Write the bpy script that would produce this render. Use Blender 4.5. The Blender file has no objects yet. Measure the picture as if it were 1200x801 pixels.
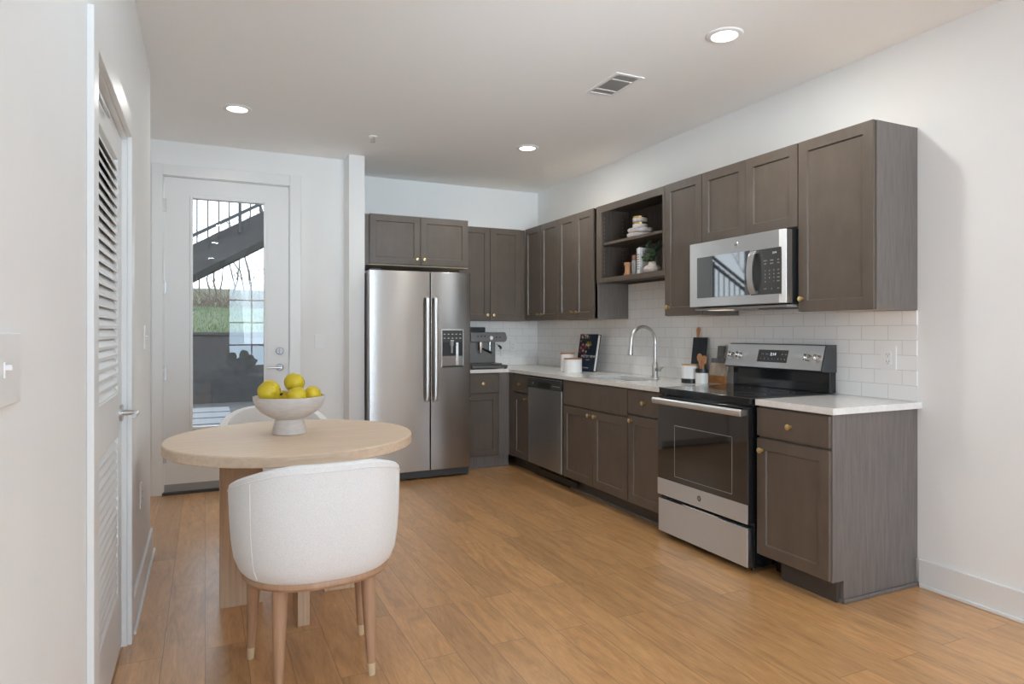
import bpy, bmesh, math, random
from mathutils import Vector, Matrix
random.seed(7)
PI = math.pi
SC = bpy.context.scene
COL = SC.collection

# ------------------------------------------------------------------ camera, sky, light, exposure
YAW = .4368; CAM_H = 1.2641
cd = bpy.data.cameras.new('camera'); cam = bpy.data.objects.new('camera', cd); COL.objects.link(cam)
cam.location = (0, 0, CAM_H); cam.rotation_euler = (PI/2, 0, -YAW)
cd.lens = 23.117; cd.sensor_width = 36; cd.shift_y = -11.97/1200; cd.clip_start = .05; cd.clip_end = 200
SC.camera = cam
SC.view_settings.view_transform = 'Standard'; SC.view_settings.look = 'None'
SC.view_settings.gamma = 1; SC.view_settings.use_curve_mapping = False
SC.view_settings.exposure = -0.02
SKY = (4.2, 4.5, 4.8); WIN_S = (5.0, 7.4, 9.8); FILL_W = (.8, 1.0, 1.3)
LAMP_K = (9.9, 10.0, 9.6); LAMP_L = (2.2, 3.0, 3.6); FILL_LEFT = (2.2, 2.8, 3.2); FILL_BEAM = (7.4, 8.7, 9.6)
SC.cycles.diffuse_bounces = 8; SC.cycles.max_bounces = 14; SC.cycles.caustics_reflective = False
w = bpy.data.worlds.new('sky'); SC.world = w; w.use_nodes = True
bg = w.node_tree.nodes['Background']; bg.inputs[0].default_value = (*SKY, 1); bg.inputs[1].default_value = 1

XR, YB, YD, ZC, ZT = 3.2293, 6.2645, 5.7518, 2.7454, 2.2826
XL = -.285; YR = 2.1209; YS = -3.6
WINS = [(.42, 1.40), (1.62, 2.60)]   # windows of the living end, behind the camera
WZ = (.50, 2.42)
def area_light(name, loc, rot, sx, sy, power, color, parent=None, shape='RECTANGLE', spread=PI):
    l = bpy.data.lights.new(name, 'AREA'); l.shape = shape; l.size = sx
    if shape == 'RECTANGLE': l.size_y = sy
    l.energy = power; l.color = color; l.spread = spread
    o = bpy.data.objects.new(name, l); COL.objects.link(o); o.location = loc; o.rotation_euler = rot
    if parent: o.parent = parent
    return o
for a, b in WINS:   # daylight through the two windows of the end wall
    A = (b-a)*(WZ[1]-WZ[0])
    area_light('window_and_fill_light', ((a+b)/2, YS-.16, sum(WZ)/2), (PI/2, 0, 0), b-a, WZ[1]-WZ[0], A*PI, WIN_S)
# unseen glazing added on the left of the living end for more daylight
area_light('window_and_fill_light', (-2.95, -2.0, 1.4), (PI/2, 0, -PI/2), 2.0, 2.0, 4*PI, FILL_W)
# two fill lights added behind the camera to brighten the kitchen ceiling
for pos_, dir_, col_, spr_ in (((1.6, -.3, 1.55), (-.34, 1, .34), FILL_LEFT, 50), ((1.2, -.3, 1.55), (.20, 1, .25), FILL_BEAM, 50)):
    area_light('ceiling_fill', pos_, Vector(dir_).normalized().to_track_quat('-Z', 'Y').to_euler(), 1.3, 1.0, 1, col_, spread=math.radians(spr_))
pl = area_light('door_daylight_portal', (.18, YD+.09, 1.41), (-PI/2, 0, 0), .55, 1.82, 1, (1, 1, 1))
pl.data.cycles.is_portal = True

# ------------------------------------------------------------------ materials
def mat(name, col, rough=.5, metal=0, spec=.5, **k):
    m = bpy.data.materials.new(name); m.use_nodes = True
    p = m.node_tree.nodes['Principled BSDF']
    p.inputs['Base Color'].default_value = (*col, 1); p.inputs['Roughness'].default_value = rough
    p.inputs['Metallic'].default_value = metal; p.inputs['Specular IOR Level'].default_value = spec
    for a, b in k.items(): p.inputs[a.replace('_', ' ')].default_value = b
    return m
def N(m, t, **k):
    n = m.node_tree.nodes.new(t)
    for a, b in k.items():
        if hasattr(n, a) and not isinstance(b, tuple): setattr(n, a, b)
        else: n.inputs[a.replace('_', ' ')].default_value = b
    return n
def L(m, a, b): m.node_tree.links.new(a, b)
def P(m): return m.node_tree.nodes['Principled BSDF']
def coords(m, scale=(1, 1, 1), rot=(0, 0, 0), loc=(0, 0, 0)):
    t = N(m, 'ShaderNodeTexCoord'); mp = N(m, 'ShaderNodeMapping')
    mp.inputs['Scale'].default_value = scale; mp.inputs['Rotation'].default_value = rot; mp.inputs['Location'].default_value = loc
    L(m, t.outputs['Object'], mp.inputs[0]); return mp.outputs[0]
def ramp(m, fac, stops):
    r = N(m, 'ShaderNodeValToRGB'); e = r.color_ramp.elements
    while len(e) < len(stops): e.new(.5)
    for q, (p, c) in zip(e, stops): q.position = p; q.color = (*c, 1)
    L(m, fac, r.inputs[0]); return r.outputs[0]
def noisy(name, c1, c2, scale, rough=.5, detail=4, stretch=(1, 1, 1), bump=0, lo=.35, hi=.65, metal=0, bscale=None, spec=.5, **k):
    m = mat(name, c1, rough, metal, spec, **k)
    n = N(m, 'ShaderNodeTexNoise'); n.inputs['Scale'].default_value = scale; n.inputs['Detail'].default_value = detail
    L(m, coords(m, stretch), n.inputs['Vector'])
    L(m, ramp(m, n.outputs[0], [(lo, c1), (hi, c2)]), P(m).inputs['Base Color'])
    if bump:
        b = N(m, 'ShaderNodeBump'); b.inputs['Strength'].default_value = bump; b.inputs['Distance'].default_value = .002
        src = n
        if bscale:
            src = N(m, 'ShaderNodeTexNoise'); src.inputs['Scale'].default_value = bscale
            L(m, coords(m, stretch), src.inputs['Vector'])
        L(m, src.outputs[0], b.inputs['Height']); L(m, b.outputs[0], P(m).inputs['Normal'])
    return m
M = {}
M['wall'] = noisy('wall_paint', (.825, .83, .825), (.84, .845, .84), 3, .9, bump=.05, bscale=300)
M['ceil'] = mat('ceiling_paint', (.90, .90, .895), .95)
M['trim'] = mat('trim_paint', (.77, .775, .77), .35)
M['door'] = mat('door_paint', (.76, .765, .765), .4)
def wood(name, c1, c2, axis='z', scale=9, st=.06, rough=.45, contrast=(.3, .7), bump=.15, blotch=None, spec=.5):
    m = mat(name, c1, rough, 0, spec)
    s = {'x': (st, 1, 1), 'y': (1, st, 1), 'z': (1, 1, st)}[axis]
    n = N(m, 'ShaderNodeTexNoise'); n.inputs['Scale'].default_value = scale*10; n.inputs['Detail'].default_value = 6; n.inputs['Roughness'].default_value = .65
    L(m, coords(m, s), n.inputs['Vector'])
    col = ramp(m, n.outputs[0], [(contrast[0], c1), (contrast[1], c2)])
    if blotch:
        n2 = N(m, 'ShaderNodeTexNoise'); n2.inputs['Scale'].default_value = 6; n2.inputs['Detail'].default_value = 3
        L(m, coords(m), n2.inputs['Vector'])
        mx = N(m, 'ShaderNodeMix', data_type='RGBA', blend_type='MULTIPLY'); mx.inputs[0].default_value = 1
        L(m, col, mx.inputs[6]); L(m, ramp(m, n2.outputs[0], [(.3, (blotch,)*3), (.7, (1, 1, 1))]), mx.inputs[7]); col = mx.outputs[2]
    L(m, col, P(m).inputs['Base Color'])
    if bump:
        b = N(m, 'ShaderNodeBump'); b.inputs['Strength'].default_value = bump; b.inputs['Distance'].default_value = .001
        L(m, n.outputs[0], b.inputs['Height']); L(m, b.outputs[0], P(m).inputs['Normal'])
    return m
M['cab'] = wood('stained_maple', (.122, .096, .076), (.142, .113, .090), 'z', 2.2, .2, .36, blotch=.84, bump=.03)
M['lam'] = wood('cabinet_side_laminate', (.140, .122, .112), (.195, .172, .160), 'z', 9, .06, .5, contrast=(.36, .68), bump=.06)
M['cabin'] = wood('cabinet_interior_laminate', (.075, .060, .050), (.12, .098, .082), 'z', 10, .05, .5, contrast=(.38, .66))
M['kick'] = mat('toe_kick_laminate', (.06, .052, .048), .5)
M['maple'] = wood('raw_maple', (.62, .48, .33), (.70, .56, .40), 'x', 6, .1, .5)
M['oak'] = wood('light_oak', (.70, .535, .385), (.82, .65, .49), 'x', 7, .035, .5, contrast=(.34, .66), bump=.05)
M['oakv'] = wood('light_oak_upright', (.54, .385, .255), (.68, .50, .345), 'z', 8, .035, .5, contrast=(.36, .64), bump=.1)
M['walnut'] = wood('ash_brown_wood', (.40, .235, .14), (.52, .325, .205), 'z', 6, .06, .42)
M['tip'] = mat('pale_leg_tip', (.66, .52, .34), .4)
M['fabric'] = noisy('white_weave', (.78, .775, .765), (.86, .855, .845), 260, .95, bump=.35, Sheen_Weight=.2)
M['quartz'] = noisy('white_quartz', (.80, .79, .77), (.85, .84, .82), 40, .14, 6, lo=.4, hi=.6)
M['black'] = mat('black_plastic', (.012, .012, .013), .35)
M['bgloss'] = mat('black_enamel', (.010, .010, .011), .08)
M['ctop'] = mat('black_ceramic_glass', (.012, .012, .013), .05, spec=1.0)
M['oglass'] = mat('oven_glass', (.020, .017, .015), .04, spec=1.0)
M['mwglass'] = mat('microwave_glass', (.20, .20, .20), .03, metal=1)
M['panel'] = mat('dark_control_panel', (.045, .045, .043), .3)
M['white'] = mat('white_plastic', (.83, .83, .83), .4)
M['ceramic'] = mat('white_ceramic', (.80, .79, .775), .35)
M['stone'] = noisy('matte_stoneware', (.60, .56, .53), (.70, .665, .64), 25, .8, stretch=(1, 1, 6), lo=.3, hi=.7)
M['blush'] = noisy('blush_stoneware', (.55, .47, .42), (.66, .58, .53), 60, .7)
M['gold'] = mat('brushed_brass', (.78, .60, .30), .28, 1)
M['goldb'] = mat('gold_glaze', (.72, .50, .16), .18, 1)
M['chrome'] = mat('satin_nickel', (.60, .585, .565), .32, 1)
M['bchrome'] = mat('polished_steel', (.78, .77, .76), .12, 1)
M['knurl'] = mat('satin_door_hardware', (.42, .42, .42), .5, 1)
M['gray'] = mat('grey_plastic', (.32, .32, .32), .4)
M['dgray'] = mat('dark_grey_casing', (.05, .052, .055), .45)
M['mark'] = mat('printed_legend', (.62, .62, .60), .5)
M['emb'] = mat('emblem_grey', (.16, .16, .165), .3, .6)
def steel(name, col, rough, axis, aniso=.75):
    m = mat(name, col, rough, 1)
    tn = N(m, 'ShaderNodeTangent', direction_type='RADIAL', axis=axis)
    L(m, tn.outputs[0], P(m).inputs['Tangent']); P(m).inputs['Anisotropic'].default_value = aniso; P(m).inputs['Anisotropic Rotation'].default_value = .25
    n = N(m, 'ShaderNodeTexNoise'); n.inputs['Scale'].default_value = 4; n.inputs['Detail'].default_value = 5
    s = (.3, .3, 90); L(m, coords(m, s), n.inputs['Vector'])
    r = N(m, 'ShaderNodeMapRange'); r.inputs[3].default_value = rough*.85; r.inputs[4].default_value = rough*1.15
    L(m, n.outputs[0], r.inputs[0]); L(m, r.outputs[0], P(m).inputs['Roughness'])
    return m
M['steel'] = steel('brushed_steel', (.66, .67, .68), .40, 'Z', .85)
M['fsteel'] = steel('fridge_steel', (.40, .375, .355), .24, 'Z', .92)
M['fside'] = mat('fridge_side', (.20, .20, .20), .5)
# floor planks
m = mat('oak_plank_floor', (.5, .3, .15), .36, spec=.7, Coat_Weight=.6, Coat_Roughness=.32, Coat_IOR=1.6)
cv = coords(m, (1, 1, 1), (0, 0, PI/2))
bk = N(m, 'ShaderNodeTexBrick', offset=.37, offset_frequency=2)
for k_, v_ in (('Scale', 1), ('Mortar Size', .0012), ('Mortar Smooth', .1), ('Bias', 0), ('Brick Width', 1.22), ('Row Height', .150)): bk.inputs[k_].default_value = v_
bk.inputs['Color1'].default_value = (.0, .0, .0, 1); bk.inputs['Color2'].default_value = (1, 1, 1, 1); bk.inputs['Mortar'].default_value = (.3, .3, .3, 1)
L(m, cv, bk.inputs['Vector'])
add = N(m, 'ShaderNodeVectorMath', operation='MULTIPLY_ADD'); L(m, bk.outputs['Color'], add.inputs[0]); add.inputs[1].default_value = (7, 3, 5)
sc = coords(m, (9, 1.3, 1)); L(m, sc, add.inputs[2])
n1 = N(m, 'ShaderNodeTexNoise'); n1.inputs['Scale'].default_value = 1.6; n1.inputs['Detail'].default_value = 7; n1.inputs['Roughness'].default_value = .62; n1.inputs['Distortion'].default_value = 1.6
L(m, add.outputs[0], n1.inputs['Vector'])
n2 = N(m, 'ShaderNodeTexNoise'); n2.inputs['Scale'].default_value = 9; n2.inputs['Detail'].default_value = 5
L(m, coords(m, (16, 1.6, 1)), n2.inputs['Vector'])
FL = [(.28, (.46, .228, .085)), (.48, (.62, .33, .130)), (.72, (.76, .43, .182))]
c1 = ramp(m, n1.outputs[0], FL)
mx = N(m, 'ShaderNodeMix', data_type='RGBA', blend_type='MULTIPLY'); mx.inputs[0].default_value = 1
L(m, c1, mx.inputs[6]); L(m, ramp(m, n2.outputs[0], [(.35, (.86, .85, .83)), (.6, (1, 1, 1))]), mx.inputs[7])
mx2 = N(m, 'ShaderNodeMix', data_type='RGBA', blend_type='MULTIPLY'); mx2.inputs[0].default_value = 1
L(m, mx.outputs[2], mx2.inputs[6]); L(m, ramp(m, bk.outputs['Color'], [(0, (.80, .79, .78)), (.5, (.95, .95, .95)), (1, (1.06, 1.05, 1.03))]), mx2.inputs[7])
mx3 = N(m, 'ShaderNodeMix', data_type='RGBA'); L(m, bk.outputs['Fac'], mx3.inputs[0]); L(m, mx2.outputs[2], mx3.inputs[6]); mx3.inputs[7].default_value = (.22, .12, .06, 1)
L(m, mx3.outputs[2], P(m).inputs['Base Color'])
b = N(m, 'ShaderNodeBump'); b.inputs['Strength'].default_value = .06; b.inputs['Distance'].default_value = .002; L(m, n2.outputs[0], b.inputs['Height']); L(m, b.outputs[0], P(m).inputs['Normal'])
M['floor'] = m
def tile(name, axis):
    m = mat(name, (.85, .85, .84), .16)
    t = N(m, 'ShaderNodeTexCoord'); s = N(m, 'ShaderNodeSeparateXYZ'); c = N(m, 'ShaderNodeCombineXYZ')
    L(m, t.outputs['Object'], s.inputs[0]); L(m, s.outputs[axis], c.inputs[0]); L(m, s.outputs[2], c.inputs[1])
    mp = N(m, 'ShaderNodeMapping'); mp.inputs['Location'].default_value = (.0762, 0, 0); L(m, c.outputs[0], mp.inputs[0])
    bk = N(m, 'ShaderNodeTexBrick', offset=.5, offset_frequency=2)
    for k_, v_ in (('Scale', 1), ('Mortar Size', .0016), ('Mortar Smooth', .4), ('Bias', 0), ('Brick Width', .1524), ('Row Height', .0762)): bk.inputs[k_].default_value = v_
    bk.inputs['Color1'].default_value = (.86, .855, .845, 1); bk.inputs['Color2'].default_value = (.88, .875, .865, 1); bk.inputs['Mortar'].default_value = (.62, .61, .60, 1)
    L(m, mp.outputs[0], bk.inputs['Vector']); L(m, bk.outputs['Color'], P(m).inputs['Base Color'])
    b = N(m, 'ShaderNodeBump', invert=True); b.inputs['Strength'].default_value = .5; b.inputs['Distance'].default_value = .0015
    L(m, bk.outputs['Fac'], b.inputs['Height']); L(m, b.outputs[0], P(m).inputs['Normal'])
    return m
M['tile_y'] = tile('subway_tile_side', 1); M['tile_x'] = tile('subway_tile_rear', 0)
def glass(name, tint, ior=1.5):
    m = bpy.data.materials.new(name); m.use_nodes = True; nt = m.node_tree; nt.nodes.clear()
    o = nt.nodes.new('ShaderNodeOutputMaterial'); a = nt.nodes.new('ShaderNodeBsdfTransparent'); g = nt.nodes.new('ShaderNodeBsdfGlossy')
    f = nt.nodes.new('ShaderNodeFresnel'); x = nt.nodes.new('ShaderNodeMixShader')
    a.inputs[0].default_value = (*tint, 1); g.inputs['Roughness'].default_value = .0; f.inputs[0].default_value = ior
    ge = nt.nodes.new('ShaderNodeNewGeometry'); iv = nt.nodes.new('ShaderNodeMath'); iv.operation = 'SUBTRACT'; iv.inputs[0].default_value = 1
    mu = nt.nodes.new('ShaderNodeMath'); mu.operation = 'MULTIPLY'   # reflect off the front of each face only
    nt.links.new(ge.outputs['Backfacing'], iv.inputs[1]); nt.links.new(iv.outputs[0], mu.inputs[1]); nt.links.new(f.outputs[0], mu.inputs[0])
    nt.links.new(mu.outputs[0], x.inputs[0]); nt.links.new(a.outputs[0], x.inputs[1]); nt.links.new(g.outputs[0], x.inputs[2]); nt.links.new(x.outputs[0], o.inputs[0])
    return m
M['glass'] = glass('tinted_door_glass', (.74, .76, .77), 1.55)
def emis(name, col, s):
    m = bpy.data.materials.new(name); m.use_nodes = True; nt = m.node_tree; nt.nodes.clear()
    o = nt.nodes.new('ShaderNodeOutputMaterial'); e = nt.nodes.new('ShaderNodeEmission'); e.inputs[0].default_value = (*col, 1); e.inputs[1].default_value = s
    nt.links.new(e.outputs[0], o.inputs[0]); return m
M['lamp'] = emis('lamp_lens', (1, .93, .82), 6)
M['led'] = emis('clock_digits', (.85, .92, 1), 1.0)
M['led2'] = emis('hood_lamp', (1, .85, .6), .9)

# ------------------------------------------------------------------ mesh helpers
class MB:
    def __init__(s): s.bm = bmesh.new()
    def faces(s, pts, fs, smooth=False):
        vs = [s.bm.verts.new(p) for p in pts]
        for f in fs:
            try: s.bm.faces.new([vs[i] for i in f]).smooth = smooth
            except ValueError: pass
        return s
    def box(s, x0, x1, y0, y1, z0, z1, T=None):
        p = [(x, y, z) for x in (x0, x1) for y in (y0, y1) for z in (z0, z1)]
        if T: p = [T(*q) for q in p]
        return s.faces(p, [(0, 1, 3, 2), (4, 6, 7, 5), (0, 4, 5, 1), (2, 3, 7, 6), (0, 2, 6, 4), (1, 5, 7, 3)])
    def prism(s, poly, h0, h1, T):     # poly in (a,b), extruded along third coordinate; T(a,b,h)
        n = len(poly)
        p = [T(a, b_, h0) for a, b_ in poly]+[T(a, b_, h1) for a, b_ in poly]
        return s.faces(p, [tuple(range(n)), tuple(range(n, 2*n))]+[(i, (i+1) % n, n+(i+1) % n, n+i) for i in range(n)])
    def loft(s, rings, closed=True, caps=True, smooth=True):
        n = len(rings[0]); pts = [q for r in rings for q in r]; fs = []
        for k in range(len(rings)-1):
            for i in range(n if closed else n-1):
                j = (i+1) % n; fs.append((k*n+i, k*n+j, (k+1)*n+j, (k+1)*n+i))
        vs = [s.bm.verts.new(p) for p in pts]
        for f in fs: s.bm.faces.new([vs[i] for i in f]).smooth = smooth
        if caps and closed:
            s.bm.faces.new(vs[:n]); s.bm.faces.new(vs[-n:])
        return s
    def cyl(s, p0, p1, r0, r1=None, n=20, caps=True, smooth=True):
        r1 = r0 if r1 is None else r1; p0 = Vector(p0); p1 = Vector(p1); d = (p1-p0).normalized()
        a = d.orthogonal().normalized(); b_ = d.cross(a)
        ring = lambda p, r: [p+(a*math.cos(2*PI*i/n)+b_*math.sin(2*PI*i/n))*r for i in range(n)]
        return s.loft([ring(p0, r0), ring(p1, r1)], caps=caps, smooth=smooth)
    def lathe(s, prof, c=(0, 0, 0), n=40, axis='z', sx=1, sy=1, caps=True):
        rings = []
        for r, z in prof:
            r = max(r, .0002); rr = []
            for i in range(n):
                x, y = r*sx*math.cos(2*PI*i/n), r*sy*math.sin(2*PI*i/n)
                q = {'z': (x, y, z), 'x': (z, x, y), 'y': (x, z, y)}[axis]
                rr.append((c[0]+q[0], c[1]+q[1], c[2]+q[2]))
            rings.append(rr)
        return s.loft(rings, caps=caps)
    def tube(s, path, r, n=14, caps=True):
        path = [Vector(p) for p in path]; rings = []
        rs = r if isinstance(r, (list, tuple)) else [r]*len(path)
        a = None
        for i, p in enumerate(path):
            d = (path[min(i+1, len(path)-1)]-path[max(i-1, 0)]).normalized()
            a = (d.orthogonal() if a is None else a-d*a.dot(d)).normalized(); b_ = d.cross(a)
            rings.append([p+(a*math.cos(2*PI*k/n)+b_*math.sin(2*PI*k/n))*rs[i] for k in range(n)])
        return s.loft(rings, caps=caps)
    def ball(s, c, rx, ry=None, rz=None, nu=20, nv=12, disp=None):
        ry = rx if ry is None else ry; rz = rx if rz is None else rz; rings = []
        for j in range(nv+1):
            t = PI*(.02+.96*j/nv); rr = []
            for i in range(nu):
                v = Vector((math.sin(t)*math.cos(2*PI*i/nu), math.sin(t)*math.sin(2*PI*i/nu), math.cos(t)))
                k = 1+(disp(v) if disp else 0)
                rr.append((c[0]+rx*v.x*k, c[1]+ry*v.y*k, c[2]+rz*v.z*k))
            rings.append(rr)
        return s.loft(rings)
    def build(s, name, material, parent=None, origin=None, bevel=0, seg=2, smooth=False, xf=None):
        bmesh.ops.recalc_face_normals(s.bm, faces=s.bm.faces)
        for e in s.bm.edges:
            if len(e.link_faces) == 2 and e.calc_face_angle(0) > .6: e.smooth = False
        if xf is not None: s.bm.transform(xf)
        me = bpy.data.meshes.new(name); o = bpy.data.objects.new(name, me); COL.objects.link(o)
        if parent is not None:
            w_ = parent
            org = Vector(parent.get('_o', (0, 0, 0)))
            o.parent = parent
        else:
            org = Vector(origin or (0, 0, 0)); o.location = org
        s.bm.transform(Matrix.Translation(-org)); s.bm.to_mesh(me); s.bm.free()
        ORG[o.name] = org
        me.materials.append(M[material] if isinstance(material, str) else material)
        if bevel:
            b_ = o.modifiers.new('bevel', 'BEVEL'); b_.width = bevel; b_.segments = seg; b_.limit_method = 'ANGLE'; b_.angle_limit = math.radians(40)
            b_.harden_normals = True
            for f in me.polygons: f.use_smooth = True
        return o
ORG = {}
_orig = MB.build
def build(s, name, material, parent=None, **k):     # parent: an object whose world origin is stored in ORG
    if parent is not None:
        org = ORG[parent.name]
        o = _orig(s, name, material, None, origin=tuple(org), **k)
        o.location = (0, 0, 0); o.parent = parent; ORG[o.name] = org
        return o
    return _orig(s, name, material, None, **k)
MB.build = build
def tag(o, label=None, cat=None, group=None, kind=None):
    if label: o['label'] = label
    if cat: o['category'] = cat
    if group: o['group'] = group
    if kind: o['kind'] = kind
    return o
def thing(name, loc, label, cat, group=None):
    o = bpy.data.objects.new(name, None); COL.objects.link(o); o.location = loc; o.empty_display_size = .1
    ORG[o.name] = Vector(loc); return tag(o, label, cat, group)
def struct(name, mb, m, label=None, bevel=0, origin=None):
    o = mb.build(name, m, bevel=bevel, origin=origin); o['kind'] = 'structure'
    if label: o['label'] = label
    return o
def copy_tree(o, parent=None):
    c = o.copy(); COL.objects.link(c); c.parent = parent
    for ch in list(o.children): copy_tree(ch, c)
    return c
def text(name, body, size, loc, face, material, parent, depth=.0006, align='CENTER', tilt=0):
    cu = bpy.data.curves.new(name, 'FONT'); cu.body = body; cu.size = size; cu.extrude = depth; cu.align_x = align; cu.align_y = 'CENTER'; cu.resolution_u = 3
    t = bpy.data.objects.new('tmp', cu); COL.objects.link(t); bpy.context.view_layer.update()
    me = bpy.data.meshes.new_from_object(t.evaluated_get(bpy.context.evaluated_depsgraph_get()))
    bpy.data.objects.remove(t); bpy.data.curves.remove(cu)
    if isinstance(face, Matrix): R3 = face
    elif face == 'x': R3 = Matrix(((0, 0, -1), (-1, 0, 0), (0, 1, 0)))      # faces -X
    else: R3 = Matrix(((1, 0, 0), (0, 0, -1), (0, 1, 0)))                  # faces -Y
    if tilt: R3 = Matrix.Rotation(tilt, 3, 'Y') @ R3
    me.transform(Matrix.Translation(Vector(loc)-ORG[parent.name]) @ R3.to_4x4())
    me.materials.clear(); me.materials.append(M[material]); me.name = name
    o = bpy.data.objects.new(name, me); COL.objects.link(o); o.parent = parent; ORG[o.name] = ORG[parent.name]
    return o
WX = lambda X: (lambda u, n, z: (X-n, u, z))       # a front facing -X at X; u runs along Y
WY = lambda Y: (lambda u, n, z: (u, Y-n, z))       # a front facing -Y at Y; u runs along X

# ------------------------------------------------------------------ the room
T = .12
struct('floor', MB().box(-3.2, XR+.2, YS-.2, YB+.1, -.06, 0), 'floor')
struct('ceiling', MB().box(-3.2, XR+.2, YS-.2, YB+.2, ZC, ZC+.1), 'ceil')
struct('wall_right', MB().box(XR, XR+T, YS-T, YB+T, 0, ZC), 'wall')
struct('wall_back', MB().box(1.221, XR, YB, YB+T, 0, ZC), 'wall')
struct('wall_partition', MB().box(1.089, 1.221, 5.55, YB+T, 0, ZC), 'wall', bevel=.004)
struct('wall_entry', MB().box(-.74, -.300, YD, YD+.15, 0, ZC).box(.646, 1.089, YD, YD+.15, 0, ZC).box(-.300, .646, YD, YD+.15, 2.480, ZC), 'wall')
DY0, DY1 = 2.150, 3.050
struct('wall_left', MB().box(XL-T, XL, .2, DY0-.02, 0, ZC).box(XL-T, XL, DY1+.02, 4.30, 0, ZC).box(XL-T, XL, DY0-.02, DY1+.02, 2.055, ZC), 'wall')
struct('wall_closet', MB().box(-1.15, -1.05, 1.9, 3.4, 0, ZC).box(-1.15, XL-T, 1.8, 1.9, 0, ZC).box(-1.15, XL-T, 3.3, 3.4, 0, ZC), 'wall')
struct('wall_alcove', MB().box(-.74, -.62, 4.18, YD, 0, ZC).box(-.62, XL-T, 4.18, 4.30, 0, ZC), 'wall')
struct('wall_living', MB().box(-3.1, XL-T, .2, .32, 0, ZC).box(-3.12, -3.0, YS, .2, 0, .35).box(-3.12, -3.0, YS, .2, 2.45, ZC).box(-3.12, -3.0, -1.0, .2, .35, 2.45).box(-3.12, -3.0, YS, -3.0, .35, 2.45), 'wall')
mb = MB(); xs = [-3.12]+[q for ab in WINS for q in ab]+[XR]
for i in range(0, len(xs), 2): mb.box(xs[i], xs[i+1], YS-T, YS, 0, ZC)
for a, b_ in WINS: mb.box(a, b_, YS-T, YS, 0, WZ[0]).box(a, b_, YS-T, YS, WZ[1], ZC)
struct('wall_south', mb, 'wall')
for i, (a, b_) in enumerate(WINS):
    mb = MB()
    mb.box(a, a+.05, YS-.1, YS-.04, *WZ).box(b_-.05, b_, YS-.1, YS-.04, *WZ).box(a, b_, YS-.1, YS-.04, WZ[0], WZ[0]+.05).box(a, b_, YS-.1, YS-.04, WZ[1]-.05, WZ[1])
    for k in range(1, 2): x = a+(b_-a)*k/2; mb.box(x-.014, x+.014, YS-.09, YS-.05, *WZ)
    for k in range(1, 4): z = WZ[0]+(WZ[1]-WZ[0])*k/4; mb.box(a, b_, YS-.09, YS-.05, z-.014, z+.014)
    struct('window_%d' % (i+1), mb, 'trim')
mb = MB().box(-3.1, -3.04, -3.0, -2.94, .35, 2.45).box(-3.1, -3.04, -1.06, -1.0, .35, 2.45).box(-3.1, -3.04, -3.0, -1.0, .35, .41).box(-3.1, -3.04, -3.0, -1.0, 2.39, 2.45).box(-3.1, -3.04, -2.02, -1.98, .35, 2.45)
struct('window_3', mb, 'trim')  # frame of the opening added on the left to let in extra light
def baseb(name, segs):
    mb = MB()
    for s in segs: mb.box(*s)
    struct(name, mb, 'trim', bevel=.004)
baseb('baseboard_right', [(XR-.014, XR, YS, YR-.012, 0, .135), (XR-.026, XR-.014, YS, YR-.022, 0, .018)])
baseb('baseboard_left', [(XL, XL+.014, 3.15, 4.314, 0, .135), (XL+.014, XL+.026, 3.15, 4.326, 0, .018), (XL, XL+.014, .2, 2.05, 0, .135), (-.42, XL, 4.30, 4.314, 0, .135)])
baseb('baseboard_entry', [(.735, 1.089, YD-.014, YD, 0, .135), (1.075, 1.089, 5.55, YD-.014, 0, .135), (1.075, 1.221, 5.536, 5.55, 0, .135)])
# exterior glazed door
d = thing('door_1', (.173, YD, 0), 'white entry door with a tall clear glass pane, at the far end beyond the table', 'door'); d['kind'] = 'structure'
del d['category']
x0, x1, z0, z1 = -.287, .633, .078, 2.468; gx0, gx1, gz0, gz1 = -.087, .440, .515, 2.312
f0, f1 = YD+.004, YD+.048
fr = MB().box(x0, gx0, f0, f1, z0, z1).box(gx1, x1, f0, f1, z0, z1).box(gx0, gx1, f0, f1, z0, gz0).box(gx0, gx1, f0, f1, gz1, z1).build('door_panel', 'door', d)
mo = MB(); q = .022
def picture(mb, a, b_, c, e, wd, y0, y1): mb.box(a-wd, a, y0, y1, c-wd, e+wd).box(b_, b_+wd, y0, y1, c-wd, e+wd).box(a, b_, y0, y1, c-wd, c).box(a, b_, y0, y1, e, e+wd)
picture(mo, gx0, gx1, gz0, gz1, q, f0-.012, f0); mo.build('glass_moulding', 'door', d, bevel=.004)
MB().box(gx0, gx1, YD+.022, YD+.028, gz0, gz1).build('glass_pane', 'glass', d)
for z in (2.246, 1.605, .937, .296):
    MB().cyl((x0-.006, YD-.006, z-.05), (x0-.006, YD-.006, z+.05), .007).box(x0-.016, x0+.016, YD-.004, YD+.004, z-.05, z+.05).build('hinge', 'chrome', d)
MB().lathe([(.031, 0), (.031, -.006), (.026, -.012), (0, -.012)], (.562, f0, 1.105), axis='y').box(.558, .566, f0-.03, f0-.01, 1.088, 1.122).build('deadbolt', M['knurl'], d)
lv = MB().lathe([(.030, 0), (.030, -.006), (.025, -.011), (0, -.011)], (.562, f0, .970), axis='y').build('lever_rose', M['knurl'], d)
MB().cyl((.562, f0-.01, .970), (.562, f0-.055, .970), .009).tube([(.566, f0-.05, .970), (.53, f0-.052, .970), (.458, f0-.050, .967)], [.010, .009, .008]).build('lever', 'chrome', lv)
MB().box(x0, x1, f0-.004, f1, .02, .078).build('sweep', 'gray', d)
MB().box(-.30, .646, YD-.03, YD+.15, 0, .02).build('threshold', 'dgray', d)
MB().box(.637, .645, YD-.002, YD+.02, .93, 1.0).build('strike_plate', 'chrome', d)
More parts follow.
